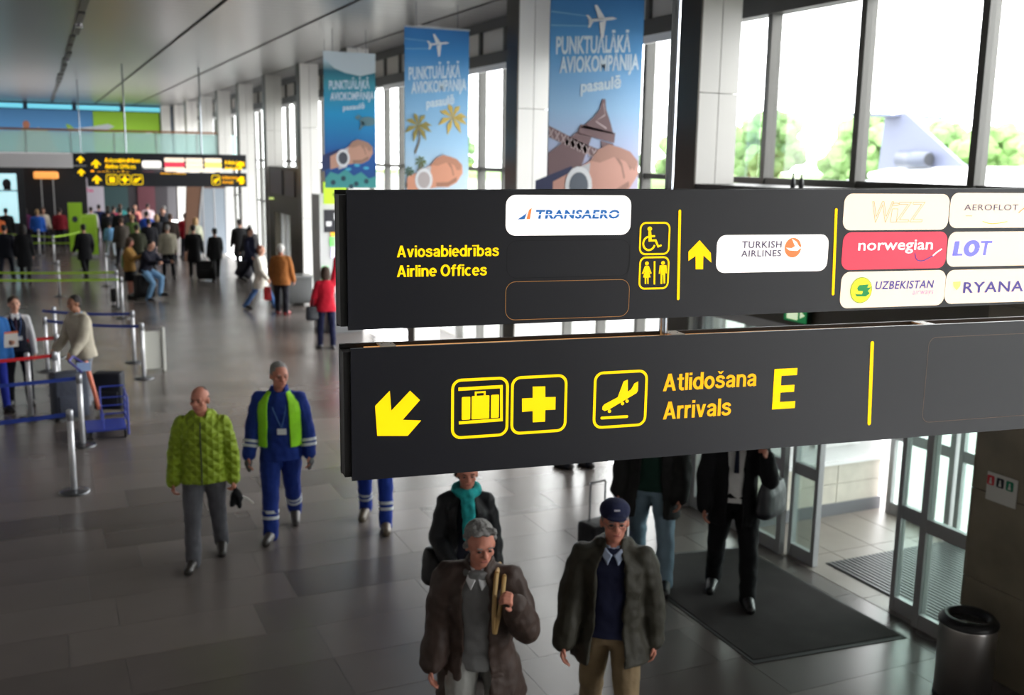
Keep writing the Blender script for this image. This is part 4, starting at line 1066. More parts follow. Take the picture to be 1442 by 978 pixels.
# bench / dark counter behind the brown-jacket man
bc = empty('low_counter', (5.45, 26.6, 0), 0, 'low dark counter behind man in brown jacket', 'counter')
MB().bbox(0, .95, 0, .6, .08, .75, .03).build('body', mat('counter_dark', (58, 60, 60), rough=.35), bc); MB().box(-.03, .98, -.03, .63, .75, .80).build('top', mat('counter_top', (92, 94, 94), rough=.3), bc)

# ================================================================== OUTDOORS
ap = empty('parked_airliner', (60, 52, 0), 0, 'parked airliner with pale grey tail fin seen through the near windows', 'airplane')
M_fin = mat('fin_grey', (92, 98, 120), rough=.5)
prof = [(2.2, -2.6), (12.4, -2.0)]
MB().prism([(0, 0), (1, 0), (1, 1), (0, 1)], 0, 0.01)  # (unused helper warm-up)
def yz_prism(pts, x0, x1):
    n = len(pts); b = MB()
    b.add([(x0, y, z) for y, z in pts] + [(x1, y, z) for y, z in pts], [tuple(range(n)), tuple(range(2 * n - 1, n - 1, -1))] + [(i, i + n, (i + 1) % n + n, (i + 1) % n) for i in range(n)])
    return b
yz_prism([(10.5, 3.2), (10.2, 7.6), (8.2, 7.75), (2.6, 4.1), (1.0, 3.4)], -.18, .18).build('tail_fin', M_fin, ap)
fu = MB(); ring_n = 20
secs = [(11.5, 3.0, .25), (9.5, 2.9, .7), (6.0, 2.6, 1.15), (1.0, 2.4, 1.45), (-14.0, 2.4, 1.45), (-17.0, 2.3, 1.2), (-19.0, 2.1, .7), (-19.8, 2.0, .15)]
vs = []; fs = []
for y, z, r in secs: vs += [(r * cos(2 * pi * i / ring_n), y, z + r * sin(2 * pi * i / ring_n)) for i in range(ring_n)]
for k_ in range(len(secs) - 1): fs += [(k_ * ring_n + i, k_ * ring_n + (i + 1) % ring_n, (k_ + 1) * ring_n + (i + 1) % ring_n, (k_ + 1) * ring_n + i) for i in range(ring_n)]
fu.add(vs, fs); fu.build('fuselage', mat('fuselage_white', (240, 242, 246), rough=.35), ap, True)
MB().tube((-.9, 7.6, 4.3), (-.9, 4.8, 4.3), .62, .55, n=16).build('engine', mat('engine_grey', (84, 90, 106), rough=.4), ap, True)
MB().tube((-.9, 4.79, 4.3), (-.9, 4.7, 4.3), .46, n=16).build('engine_intake', mat('engine_dark', (40, 42, 48), rough=.5), ap)
MB().box(-5, 5, 8.6, 10.2, 7.45, 7.6).build('tailplane', M_fin, ap)
MB().box(-11, 11, -7.5, -4.2, 1.7, 1.95).build('wing', M_fin, ap)
for y in (-16, -5): MB().tube((0, y, -.12), (0, y, 1.4), .18).build('landing_gear', mat('engine_grey', (84, 90, 106)), ap)
ms = empty('lamp_mast', (70, 68.0, 0), 0, 'thin white lamp mast beyond the airliner', 'mast')
MB().tube((0, 0, -.1), (0, 0, 13), .35, .2).build('pole', mat('mast_white', (235, 235, 235)), ms); MB().box(-1, 1, -.3, .3, 12.9, 13.3).build('lamp_head', mat('mast_white', (235, 235, 235)), ms)

M_leafs = [mat('leaf_%d' % i, c_, rough=.8, var=.25, vscale=.6) for i, c_ in enumerate(((110, 142, 84), (122, 152, 98), (102, 134, 82)))]  # greens paled to put distance haze into the leaf colour
M_bark = mat('bark', (96, 82, 66), rough=.9)
def tree(x, y, h, r, i, label):
    t = empty('tree', (x, y, -.1), rnd.uniform(0, 6), label, 'tree', 'trees beyond the apron')
    MB().tube((0, 0, 0), (0, 0, h * .55), .28, .15, n=8).build('trunk', M_bark, t)
    b = MB(); rr = random.Random(i * 13 + 5)
    ico = bmesh.new(); bmesh.ops.create_icosphere(ico, subdivisions=2, radius=1); ico.verts.index_update()
    iv = [v.co.copy() for v in ico.verts]; iff = [[v.index for v in f.verts] for f in ico.faces]; ico.free()
    for q in range(60):
        a = rr.uniform(0, 2 * pi); zz = rr.uniform(.25, .95); rad = r * sin(pi * min(1, zz)) ** .5 * rr.uniform(.2, .85)
        s = r * rr.uniform(.14, .30); c_ = Vector((rad * cos(a), rad * sin(a), zz * h))
        b.add([c_ + v * s * (1 + .35 * noise.noise(v * 2.1 + c_)) for v in iv], iff)
    b.build('crown', M_leafs[i % 3], t)
TL = [(88, 128), (90, 118), (86, 109), (92, 101), (87, 93), (90, 84.5), (88, 76), (85, 67.5), (90, 59), (86, 50), (92, 140), (88, 152), (90, 172), (92, 196), (88, 222), (90, 250), (104, 92), (105, 105), (106, 76)]
kinds = ['bushy pale green tree', 'tall rounded green tree', 'broad green tree', 'loose-crowned light green tree']
where = ['seen just right of the nearest white column', 'in the left pane beside the column', 'left of the first window mullion', 'behind the first window mullion', 'in the second pane, left side', 'in the second pane, right side', 'behind the second mullion', 'behind the airliner tail fin', 'right of the airliner tail fin beside the mast', 'at the right edge beyond the third mullion',
         'behind the nearest white column', 'beyond the windows between nearest banner and column', 'beyond the windows right of the palm banner', 'low between the palm banner and the column', 'low between the reef and palm banners', 'farthest, low behind the distant columns', 'rising behind the white van in the second pane', 'set back, filling the left of the second pane', 'set back, directly above the airliner fuselage']
for i, (x, y) in enumerate(TL): tree(x, y, rnd.uniform(7.5, 10.5) if i not in (3, 7) else 6.5, rnd.uniform(3.4, 4.8), i, kinds[i % 4] + ' ' + where[i])
for i, (x, y, l) in enumerate(((79, 84, 'white van parked before the trees in the second pane'), (79, 77, 'second white van parked nearer the thick mullion'))):
    v = empty('parked_van', (x, y, -.06), radians(90), l, 'van')
    MB().bbox(-2.2, 2.2, -.9, .9, .35, 2.3, .2).build('body', mat('van_white', (150, 156, 164), rough=.4), v)
    MB().box(1.3, 2.21, -.8, .8, 1.35, 2.0).build('windscreen', mat('van_glass', (60, 66, 74), rough=.1), v)
    for a in (-1.3, 1.3):
        for s_ in (-.92, .8): MB().tube((a, s_, .35), (a, s_ + .12, .35), .35, n=14).build('wheel', mat('rubber', (28, 28, 30)), v)
# ================================================================== PEOPLE
PENDING = []   # (object, levels) whose remesh modifiers are baked at the end
class Blob:
    """closed solids that a voxel remesh melts into one continuous surface"""
    def __init__(s): s.v = []; s.f = []
    def add(s, vs, fs):
        n = len(s.v); s.v += [tuple(p) for p in vs]; s.f += [tuple(i + n for i in f) for f in fs]
    def cap(s, p0, p1, r0, r1=None, n=12, k=4):
        r1 = r0 if r1 is None else r1
        p0, p1 = Vector(p0), Vector(p1); d = p1 - p0
        if d.length < 1e-6: d = Vector((0, 0, 1e-4))
        L = d.length; d = d / L; a = d.orthogonal().normalized(); b = d.cross(a)
        rings = []
        for i in range(k):
            t = -pi / 2 + (pi / 2) * (i + .35) / k; rings.append((p0 + d * (r0 * sin(t)), r0 * cos(t)))
        rings.append((p0, r0)); rings.append((p1, r1))
        for i in range(k - 1, -1, -1):
            t = pi / 2 - (pi / 2) * (i + .35) / k; rings.append((p1 + d * (r1 * sin(t)), r1 * cos(t)))
        vs = []
        for c_, r in rings: vs += [c_ + (a * cos(2 * pi * j / n) + b * sin(2 * pi * j / n)) * r for j in range(n)]
        fs = []
        for q in range(len(rings) - 1): fs += [(q * n + j, q * n + (j + 1) % n, (q + 1) * n + (j + 1) % n, (q + 1) * n + j) for j in range(n)]
        fs += [tuple(range(n - 1, -1, -1)), tuple(range((len(rings) - 1) * n, len(rings) * n))]
        s.add(vs, fs); return s
    def chain(s, pts, rs):
        for i in range(len(pts) - 1): s.cap(pts[i], pts[i + 1], rs[i], rs[i + 1])
        return s
    def ell(s, c_, r, M=None, n=16, m=10):
        c_ = Vector(c_); vs = []; fs = []
        for i in range(m + 1):
            t = -pi / 2 + pi * (i + (.15 if i == 0 else -.15 if i == m else 0)) / m
            for j in range(n):
                v = Vector((r[0] * cos(t) * cos(2 * pi * j / n), r[1] * cos(t) * sin(2 * pi * j / n), r[2] * sin(t)))
                vs.append(c_ + (M @ v if M else v))
        for i in range(m): fs += [(i * n + j, i * n + (j + 1) % n, (i + 1) * n + (j + 1) % n, (i + 1) * n + j) for j in range(n)]
        fs += [tuple(range(n - 1, -1, -1)), tuple(range(m * n, (m + 1) * n))]
        s.add(vs, fs); return s
    def loft(s, rings, X=None, n=28, e=2.5):
        """closed solid; ring = (cx, cy, z, rx, ry)"""
        vs = []; fs = []
        for cx, cy, z, rx, ry in rings:
            for j in range(n):
                t = 2 * pi * j / n; c_, d_ = cos(t), sin(t)
                p = Vector((cx + rx * abs(c_) ** (2 / e) * (1 if c_ >= 0 else -1), cy + ry * abs(d_) ** (2 / e) * (1 if d_ >= 0 else -1), z))
                vs.append(X @ p if X else p)
        m = len(rings)
        for i in range(m - 1): fs += [(i * n + j, i * n + (j + 1) % n, (i + 1) * n + (j + 1) % n, (i + 1) * n + j) for j in range(n)]
        fs += [tuple(range(n - 1, -1, -1)), tuple(range((m - 1) * n, m * n))]
        s.add(vs, fs); return s
    def shell(s, rings, X=None, th=.02, n=30):
        """open-fronted garment wall; ring = (cx, cy, z, rx, ry, gap0, gap1): gap half-angles (deg) left/right of the front (-Y)"""
        vs = []; fs = []; m = len(rings)
        for side in (0, 1):
            for cx, cy, z, rx, ry, g0, g1 in rings:
                a0 = radians(-90 + g1); a1 = radians(270 - g0)
                for j in range(n + 1):
                    t = a0 + (a1 - a0) * j / n; k = side * th
                    p = Vector((cx + (rx - k) * cos(t), cy + (ry - k) * sin(t), z)); vs.append(X @ p if X else p)
        w = n + 1; O = m * w
        for i in range(m - 1):
            for j in range(n):
                a, b, c_, d_ = i * w + j, i * w + j + 1, (i + 1) * w + j + 1, (i + 1) * w + j
                fs += [(a, b, c_, d_), (O + a, O + d_, O + c_, O + b)]
            fs += [(i * w, (i + 1) * w, O + (i + 1) * w, O + i * w), (i * w + n, O + i * w + n, O + (i + 1) * w + n, (i + 1) * w + n)]
        for j in range(n):
            fs += [(j, O + j, O + j + 1, j + 1), ((m - 1) * w + j, (m - 1) * w + j + 1, O + (m - 1) * w + j + 1, O + (m - 1) * w + j)]
        s.add(vs, fs); return s
    def build(s, name, m, parent, vox=.012, smooth=3, wr=0.0, wsize=.10):
        me = bpy.data.meshes.new(name); me.from_pydata([tuple(v) for v in s.v], [], s.f); me.update()
        o = link_mesh(name, me, m, parent)
        r = o.modifiers.new('r', 'REMESH'); r.mode = 'VOXEL'; r.voxel_size = vox; r.use_smooth_shade = True
        q = o.modifiers.new('s', 'SMOOTH'); q.factor = .5; q.iterations = smooth
        if wr:
            key = 'folds_%g' % wsize
            t = bpy.data.textures.get(key) or bpy.data.textures.new(key, 'CLOUDS'); t.noise_scale = wsize; t.noise_depth = 1
            d = o.modifiers.new('d', 'DISPLACE'); d.texture = t; d.strength = wr; d.mid_level = .5; d.texture_coords = 'LOCAL'
        PENDING.append(o)
        return o

SKIN = {'fair': (196, 146, 124), 'ruddy': (186, 122, 102), 'tan': (160, 112, 88)}
def skin(k): return mat('skin_' + k, SKIN[k], rough=.55, spec=.35)
HAIRC = {'grey': (120, 118, 116), 'silver': (176, 174, 172), 'brown': (66, 46, 34), 'dark': (30, 25, 23), 'red': (112, 56, 38), 'blond': (168, 134, 92), 'white': (206, 204, 200)}
def hairm(k): return mat('hair_' + k, HAIRC[k], rough=.75, bump=.7, bscale=70, var=.25, vscale=60)

def person(label, x, y, rot, H=1.75, lod=1, pose={}, hair='dark', hairstyle='short', skn='fair', top=None, legs=None, shoes=(34, 30, 30), fem=False, group=None, extras=()):
    """faces -Y when rot = 0; the person's left is +X"""
    K = H / 1.75; g = pose.get
    vox = {0: .0072, 1: .013, 2: .026}[lod]; cv = {0: .011, 1: .016, 2: .028}[lod]
    r = empty('person', (x, y, 0), radians(rot), label, 'person', group)
    S = {1: (g('lt', 0), g('lk', 0), g('lo', 3)), -1: (g('rt', 0), g('rk', 0), g('ro', 3))}
    lean = radians(g('lean', 0)); slean = radians(g('side', 0)); tw = radians(g('twist', 0))
    hipw, shw = (.092 if not fem else .095) * K, (.185 if not fem else .160) * K
    TH, SH = .43 * K, .42 * K
    J = {}
    for s in (1, -1):
        a, k_, o_ = S[s]; a = radians(a); k_ = radians(k_); o_ = radians(o_)
        hp = Vector((s * hipw, 0, 0))
        kn = hp + Vector((s * sin(o_), -sin(a) * cos(o_), -cos(a) * cos(o_))) * TH
        b_ = a - k_
        an = kn + Vector((s * sin(o_) * .3, -sin(b_), -cos(b_))) * SH
        fp = max(0.0, -b_ - radians(12)) * .9      # heel lifts when the shank trails
        fd = Vector((s * .12, -cos(fp), -sin(fp))).normalized()
        J[s] = dict(hip=hp, knee=kn, ankle=an, fd=fd)
    low = min(min((J[s]['ankle'] + Vector((0, 0, -.075 * K))).z, (J[s]['ankle'] + J[s]['fd'] * .15 * K + Vector((0, 0, -.05 * K))).z) for s in (1, -1))
    base = Vector((0, 0, -low + g('dz', 0)))
    for s in (1, -1):
        for k_ in ('hip', 'knee', 'ankle'): J[s][k_] = J[s][k_] + base
    PC = base + Vector((0, 0, .0))
    T = Matrix.Translation(PC) @ Matrix.Rotation(tw, 4, 'Z') @ Matrix.Rotation(slean, 4, 'Y') @ Matrix.Rotation(lean, 4, 'X')
    Z = lambda z: z * K
    TP = lambda px, py, pz: T @ Vector((px * K, py * K, pz * K))
    nk = TP(0, .0, .535); sh_z = .448
    A = {}
    for s, key in ((1, 'la'), (-1, 'ra')):
        fl, ab, el, inn = g(key, (0, 8, 12, 0))
        fl, ab, el, inn = map(radians, (fl, ab, el, inn))
        sp_ = T @ Vector((s * shw, .0, sh_z * K))
        d1 = Vector((s * sin(ab), -sin(fl) * cos(ab), -cos(fl) * cos(ab)))
        e_ = sp_ + d1 * .295 * K
        d2 = Vector((s * sin(ab) * .5 - s * sin(inn), -sin(fl + el) * cos(inn), -cos(fl + el) * cos(inn))).normalized()
        w_ = e_ + d2 * .255 * K
        A[s] = dict(s=sp_, e=e_, w=w_, d=d2, d1=d1)
    hy, hp_ = radians(g('hy', 0)), radians(g('hp', 0))
    HM = Matrix.Rotation(tw * .6, 3, 'Z') @ Matrix.Rotation(hy, 3, 'Z') @ Matrix.Rotation(hp_, 3, 'X')
    hc = nk + (T.to_3x3() @ Vector((0, -.01, .06))) * K + HM @ (Vector((0, -.018, .085)) * K)
    Q = K * 1.07
    HP = lambda px, py, pz: hc + HM @ (Vector((px, py, pz)) * Q)
    b = Blob()
    # head
    b.ell(HP(0, .012, .03), (.074 * Q, .093 * Q, .088 * Q), HM, 20, 12)
    b.ell(HP(0, -.018, -.035), (.058 * Q, .066 * Q, .072 * Q), HM, 16, 10)
    b.ell(HP(0, -.052, -.078), (.030 * Q, .026 * Q, .024 * Q), HM, 10, 6)
    b.cap(HP(-.030, -.068, .030), HP(.030, -.068, .030), .016 * Q)
    b.cap(HP(0, -.078, .022), HP(0, -.100, -.014), .009 * Q, .014 * Q)
    b.cap(HP(-.012, -.088, -.016), HP(.012, -.088, -.016), .009 * Q)
    b.cap(HP(-.016, -.074, -.046), HP(.016, -.074, -.046), .011 * Q)
    for s in (1, -1):
        b.ell(HP(s * .076, .012, .002), (.010 * Q, .020 * Q, .032 * Q), HM, 10, 6)
        b.ell(HP(s * .040, -.050, -.014), (.024 * Q, .022 * Q, .022 * Q), HM, 10, 6)
    b.cap(HP(0, .02, -.05), nk + Vector((0, 0, -.03 * K)), .050 * K, .056 * K)
    # torso core, arms, legs
    b.loft([(0, 0, Z(-.06), .12 * K, .09 * K), (0, 0, Z(.05), .14 * K, .095 * K), (0, 0, Z(.15), .125 * K, .09 * K), (0, 0, Z(.32), .15 * K, .10 * K), (0, 0, Z(.46), .15 * K, .085 * K), (0, 0, Z(.52), .07 * K, .06 * K)], T, 20)
    for s in (1, -1):
        j = J[s]; a_ = A[s]
        b.chain([j['hip'], j['knee'], j['ankle'] + Vector((0, 0, .01 * K))], [.078 * K, .050 * K, .028 * K])
        b.chain([a_['s'], a_['e'], a_['w']], [.046 * K, .036 * K, .027 * K])
        # hand: palm and five fingers
        d = a_['d']; inn = Vector((-s, 0, 0)); inn = (inn - d * inn.dot(d)).normalized(); side = d.cross(inn).normalized()
        if side.y > 0: side = -side
        if g('palm_up' + ('l' if s == 1 else 'r'), 0): inn, side = Vector((0, 1, 0)), Vector((-s, 0, 0))
        w_ = a_['w']; pc = w_ + d * .055 * K
        for q in (-1.0, -.33, .33, 1.0): b.cap(w_ + d * .012 * K + side * q * .014 * K, w_ + d * .088 * K + side * q * .028 * K, .013 * K, .0125 * K, 8, 3)
        curl = g('curl' + ('l' if s == 1 else 'r'), 30)
        for q, L_ in ((1.0, .070), (.34, .080), (-.34, .074), (-1.0, .058)):
            p0 = w_ + d * .088 * K + side * q * .030 * K
            if lod == 2: 
                b.cap(p0, p0 + d * L_ * .8 * K, .012 * K, .010 * K, 6, 2); continue
            c1, c2 = radians(curl), radians(curl * 2.1)
            d1 = (d * cos(c1) + inn * sin(c1) + side * q * .10).normalized(); p1 = p0 + d1 * L_ * .5 * K
            d2_ = d * cos(c2) + inn * sin(c2); p2 = p1 + d2_ * L_ * .5 * K
            b.cap(p0, p1, .0098 * K, .0092 * K, 8, 3); b.cap(p1, p2, .0092 * K, .0080 * K, 8, 3)
        t0 = w_ + d * .030 * K + side * .030 * K
        t1 = t0 + (d * .65 + side * .62 + inn * .3).normalized() * .038 * K; t2 = t1 + (d * .9 + side * .1 + inn * .35).normalized() * .032 * K
        b.cap(t0, t1, .0135 * K, .0115 * K, 8, 3); b.cap(t1, t2, .0112 * K, .0090 * K, 8, 3)
    b.build('body', skin(skn), r, vox, 2 if lod else 1)
    # face details
    if lod <= 1:
        for s in (1, -1):
            MB_e = Blob().ell(HP(s * .030, -.080, .012), (.0125 * Q, .006 * Q, .0065 * Q), HM, 8, 6)
            m_ = MB(); m_.add(MB_e.v, MB_e.f); m_.build('eye', mat('eye_dark', (36, 30, 28), rough=.3), r, True)
            q = MB(); q.tube(HP(s * .016, -.088, .032), HP(s * .044, -.080, .033), .0042 * Q, n=6); q.build('eyebrow', hairm(hair if hair != 'white' else 'silver'), r)
        q = Blob().ell(HP(0, -.087, -.047), (.021 * Q, .006 * Q, .0055 * Q), HM, 8, 6); m_ = MB(); m_.add(q.v, q.f); m_.build('mouth', mat('lip', (150, 84, 76), rough=.5), r, True)
    # hair
    if hairstyle != 'cap' or True:
        h = Blob()
        if hairstyle == 'short' or hairstyle == 'cap':
            h.ell(HP(0, .026, .046), (.080 * Q, .090 * Q, .084 * Q), HM); h.ell(HP(0, .055, -.01), (.066 * Q, .052 * Q, .060 * Q), HM)
            for s in (1, -1): h.ell(HP(s * .066, .016, .03), (.014 * Q, .034 * Q, .040 * Q), HM)
        elif hairstyle == 'wavy':
            rr = random.Random(3)
            h.ell(HP(0, .042, .058), (.082 * Q, .086 * Q, .080 * Q), HM); h.ell(HP(0, .060, -.015), (.070 * Q, .050 * Q, .066 * Q), HM)
            for q in range(40):
                a = rr.uniform(0, pi); u_ = rr.uniform(.35, 1.5); h.ell(HP(.078 * cos(a) * cos(u_), .030 + .080 * sin(a) * cos(u_) - .03 * sin(u_), .045 + .082 * sin(u_)), (.017 * Q, .02 * Q, .015 * Q), HM, 8, 6)
            for q in range(14):
                a = rr.uniform(-.4, pi + .4); h.ell(HP(.074 * cos(a), .022 + .074 * sin(a), rr.uniform(-.04, .06)), (.022 * Q,) * 3, HM, 8, 6)
            for q in range(6): h.ell(HP(-.045 + q * .02, -.034 - .006 * (q % 2), .100 + .004 * (q % 3)), (.022 * Q, .030 * Q, .018 * Q), HM, 8, 6)
        elif hairstyle == 'bald':
            h.ell(HP(0, .062, .0), (.068 * Q, .046 * Q, .052 * Q), HM)
            for s in (1, -1): h.ell(HP(s * .068, .022, .014), (.012 * Q, .034 * Q, .034 * Q), HM)
            h.ell(HP(0, .03, .085), (.055 * Q, .055 * Q, .030 * Q), HM)
        elif hairstyle == 'long':
            h.ell(HP(0, .022, .048), (.088 * Q, .096 * Q, .086 * Q), HM)
            h.ell(HP(0, .058, -.05), (.082 * Q, .056 * Q, .12 * Q), HM)
            for s in (1, -1): h.ell(HP(s * .078, .004, -.03), (.020 * Q, .045 * Q, .10 * Q), HM)
        elif hairstyle == 'bun':
            h.ell(HP(0, .022, .046), (.083 * Q, .092 * Q, .082 * Q), HM); h.ell(HP(0, .100, .04), (.038 * Q,) * 3, HM); h.ell(HP(0, .055, -.02), (.066 * Q, .05 * Q, .06 * Q), HM)
        h.build('hair', hairm(hair), r, vox * 1.1, 1, .010 if lod < 2 else 0, .02)
    if 'cap' in extras:
        c_ = Blob().ell(HP(0, .012, .078), (.091 * Q, .104 * Q, .070 * Q), HM); c_.ell(HP(0, -.100, .058), (.064 * Q, .052 * Q, .010 * Q), HM)
        cp = c_.build('cap', cloth('navy_cap', (30, 34, 62)), r, .009, 2)
        for s in (0,):
            q = MB(); q.tube(HP(-.016, -.086, .102), HP(.016, -.086, .102), .006 * Q, n=6); q.build('emblem', mat('pale_print', (190, 190, 200)), cp)
    if 'glasses' in extras:
        q = MB()
        for s in (1, -1):
            pts = [HP(s * .031 + .018 * cos(a), -.092, .010 + .014 * sin(a)) for a in (2 * pi * i / 10 for i in range(11))]; q.path(pts, .0016, 6)
            q.path([HP(s * .050, -.090, .012), HP(s * .078, .01, .012)], .0016, 6)
        q.path([HP(-.013, -.093, .012), HP(.013, -.093, .012)], .0016, 6)
        q.build('glasses', mat('glasses_rim', (60, 50, 48), rough=.3), r)
    # trousers
    L = legs or dict(c=(40, 42, 50)); wr = .016 if lod < 2 else 0
    if L.get('skirt'):
        q = Blob().loft([(0, 0, Z(-.42) , .19 * K, .15 * K), (0, 0, Z(-.2), .18 * K, .14 * K), (0, 0, Z(.06), .155 * K, .115 * K)], Matrix.Translation(PC), 24)
        q.build('skirt', cloth('%d_%d_%d' % L['c'], L['c']), r, cv, 2, wr)
    else:
        q = Blob()
        q.loft([(0, 0, Z(-.10), .150 * K, .105 * K), (0, 0, Z(0), .168 * K, .118 * K), (0, 0, Z(.10), .152 * K, .108 * K)], Matrix.Translation(PC), 24, 2.2)
        w = L.get('w', 1.0)
        for s in (1, -1):
            j = J[s]; d = (j['ankle'] - j['knee']).normalized()
            q.chain([j['hip'] + Vector((0, 0, -.02)), j['hip'] * .45 + j['knee'] * .55, j['knee'], j['ankle'] + d * .030 * K], [.100 * K * min(w, 1.08), .086 * K * w, .070 * K * w, .060 * K * w])
        tro = q.build('trousers', cloth('%d_%d_%d' % L['c'], L['c'], **L.get('k', {})), r, cv, 3, wr * 1.2, .09)
        if L.get('bands'):
            for s in (1, -1):
                j = J[s]; d = j['knee'] - j['ankle']
                for f in (.30, .44):
                    q = MB(); q.tube(j['ankle'] + d * f, j['ankle'] + d * (f + .07), .066 * K * w, n=20); q.build('reflective_band', mat('reflective_silver', (190, 194, 198), rough=.35), r)
        if L.get('belt'):
            q = Blob().loft([(0, 0, Z(.07), .155 * K, .112 * K), (0, 0, Z(.105), .155 * K, .112 * K)], Matrix.Translation(PC), 24, 2.2); m_ = MB(); m_.add(q.v, q.f); m_.build('belt', mat('belt_leather', (30, 24, 22)), r)
    # shoes
    for s in (1, -1):
        j = J[s]; an = j['ankle']; fd = j['fd']; q = Blob(); dn = Vector((0, 0, -1)) if fd.z > -.2 else (Vector((0, 0, -1)) - fd * Vector((0, 0, -1)).dot(fd)).normalized()
        hl = an - fd * .035 * K + dn * .040 * K
        q.cap(hl + dn * -.006, an + fd * .08 * K + dn * .030 * K, .050 * K, .053 * K); q.cap(an + fd * .07 * K + dn * .030 * K, an + fd * .20 * K + dn * .040 * K, .053 * K, .042 * K); q.cap(an + dn * -.02, an + dn * .030 * K, .050 * K, .054 * K)
        if lod < 2: q.build('shoe', mat('shoe_%d_%d_%d' % shoes, shoes, rough=.4), r, .011, 2)
        else:
            m_ = MB(); m_.add(q.v, q.f); m_.build('shoe', mat('shoe_%d_%d_%d' % shoes, shoes, rough=.4), r, True)
    # tops
    for t in (top or []):
        kind, c_ = t['t'], t['c']; puff = t.get('puff', .02) * K; hem = Z(t.get('hem', -.06)); q = Blob(); dy = t.get('dy', 0)
        base_rings = [(.0, .152, .108), (.10, .150, .108), (.20, .152, .112), (.32, .166, .120), (.40, .166, .116), (.455, .140, .098), (.495, .098, .080), (.535, .066, .066)]
        if fem: base_rings = [(.0, .150, .108), (.10, .136, .100), (.20, .130, .100), (.30, .144, .120), (.39, .146, .112), (.445, .122, .092), (.49, .082, .07), (.53, .060, .058)]
        def RX(z, rx, ry): return (0, 0, Z(z), rx * K + puff, ry * K + puff)
        rings = [RX(*b_) for b_ in base_rings if Z(b_[0]) > hem + .02]
        fl_ = t.get('flare', .02) * K
        hr = []
        if hem < 0: hr = [(0, 0, hem, .160 * K + puff + fl_, .118 * K + puff + fl_), (0, 0, hem * .45, .160 * K + puff + fl_ * .5, .116 * K + puff + fl_ * .5)]
        rings = hr + rings
        if kind == 'closed':
            q.loft(rings, T, 30, 2.3)
        elif kind == 'open':
            go, gc = t.get('gap', (22, 22)), t.get('gapt', (14, 14)); m = len(rings)
            rg = []
            for i, (a, b_, z, rx, ry) in enumerate(rings):
                u = i / (m - 1); rg.append((a, b_, z, rx, ry, go[0] * (1 - u) + gc[0] * u, go[1] * (1 - u) + gc[1] * u))
            if rg[-1][2] > Z(.52): rg[-1] = rg[-1][:3] + (.085 * K, .082 * K, 34, 34)
            q.shell(rg, T, t.get('th', .024))
        cuff = t.get('sleeve', 1.0); sr = t.get('sr', (.064, .052, .044))
        if kind != 'open_vest' and cuff > 0:
            for s in (1, -1):
                a_ = A[s]; so = puff * .45
                e2 = a_['e']; w2 = a_['e'] + (a_['w'] - a_['e']) * (cuff if cuff <= 1 else 1)
                q.cap(TP(s * .055, .005, .475), a_['s'], .052 * K + so, sr[0] * K * .93 + so * .8)
                q.chain([a_['s'], a_['s'] * .55 + e2 * .45, e2, w2], [sr[0] * K * .93 + so * .8, sr[0] * K * .96 + so, sr[1] * K + so, sr[2] * K + so * .8])
        if t.get('collar'):
            m_ = Matrix.Translation(nk + Vector((0, .0, 0)))
            q.shell([(0, .005, -.025 * K, .092 * K, .088 * K, 26, 26), (0, .008, .02 * K, .090 * K, .086 * K, 32, 32), (0, .012, .05 * K, .084 * K, .080 * K, 40, 40)], m_ @ T.to_3x3().to_4x4(), .02)
        if t.get('hood'):
            q.ell(TP(0, .10, .50), (.12 * K, .075 * K, .075 * K)); q.cap(TP(-.09, .03, .53), TP(.09, .03, .53), .05 * K)
        if kind == 'open_vest':
            q.shell([(0, 0, Z(.0), .218 * K, .172 * K, 32, 32), (0, 0, Z(.2), .218 * K, .172 * K, 30, 30), (0, 0, Z(.34), .228 * K, .180 * K, 28, 28), (0, 0, Z(.43), .215 * K, .170 * K, 28, 28), (0, 0, Z(.49), .165 * K, .135 * K, 32, 32), (0, 0, Z(.535), .105 * K, .105 * K, 40, 40)], T, .020)
        ob = q.build(t.get('n', 'jacket'), cloth('%d_%d_%d' % c_, c_, **t.get('k', {})), r, t.get('vox', cv), 2, wr * t.get('wr', 1.0), .10)
        if t.get('bands'):
            for s in (1, -1):
                a_ = A[s]; d = a_['w'] - a_['e']
                for f in (.42, .60):
                    z_ = MB(); z_.tube(a_['e'] + d * f, a_['e'] + d * (f + .11), (sr[1] * .45 + sr[2] * .55) * K + puff * .45 + .006, n=20); z_.build('reflective_band', mat('reflective_silver', (190, 194, 198), rough=.35), ob)
        if t.get('zip'):
            z_ = MB(); prev = None
            for (a, b_, zz, rx, ry) in rings[:-1]:
                p = T @ Vector((0, -ry - .004, zz))
                if prev is not None: z_.tube(prev, p, .0065, n=6)
                prev = p
            z_.build('zip', mat('zip_dark', (38, 44, 38), rough=.5), ob)
        if t.get('quilt'):
            nt = ob.data.materials[0].node_tree; tcq = nt.nodes.new('ShaderNodeTexCoord'); prev = None
            for sg in (1, -1):
                mpq = nt.nodes.new('ShaderNodeMapping'); mpq.inputs['Rotation'].default_value = (0, sg * radians(45), 0)
                wv = nt.nodes.new('ShaderNodeTexWave'); wv.bands_direction = 'X'; wv.inputs['Scale'].default_value = 4.2; wv.inputs['Distortion'].default_value = .3
                nt.links.new(tcq.outputs['Object'], mpq.inputs[0]); nt.links.new(mpq.outputs[0], wv.inputs['Vector'])
                if prev:
                    mn = nt.nodes.new('ShaderNodeMath'); mn.operation = 'MINIMUM'; nt.links.new(prev, mn.inputs[0]); nt.links.new(wv.outputs['Fac'], mn.inputs[1]); prev = mn.outputs[0]
                else: prev = wv.outputs['Fac']
            bq = nt.nodes.new('ShaderNodeBump'); bq.inputs['Strength'].default_value = .7; bq.inputs['Distance'].default_value = .03
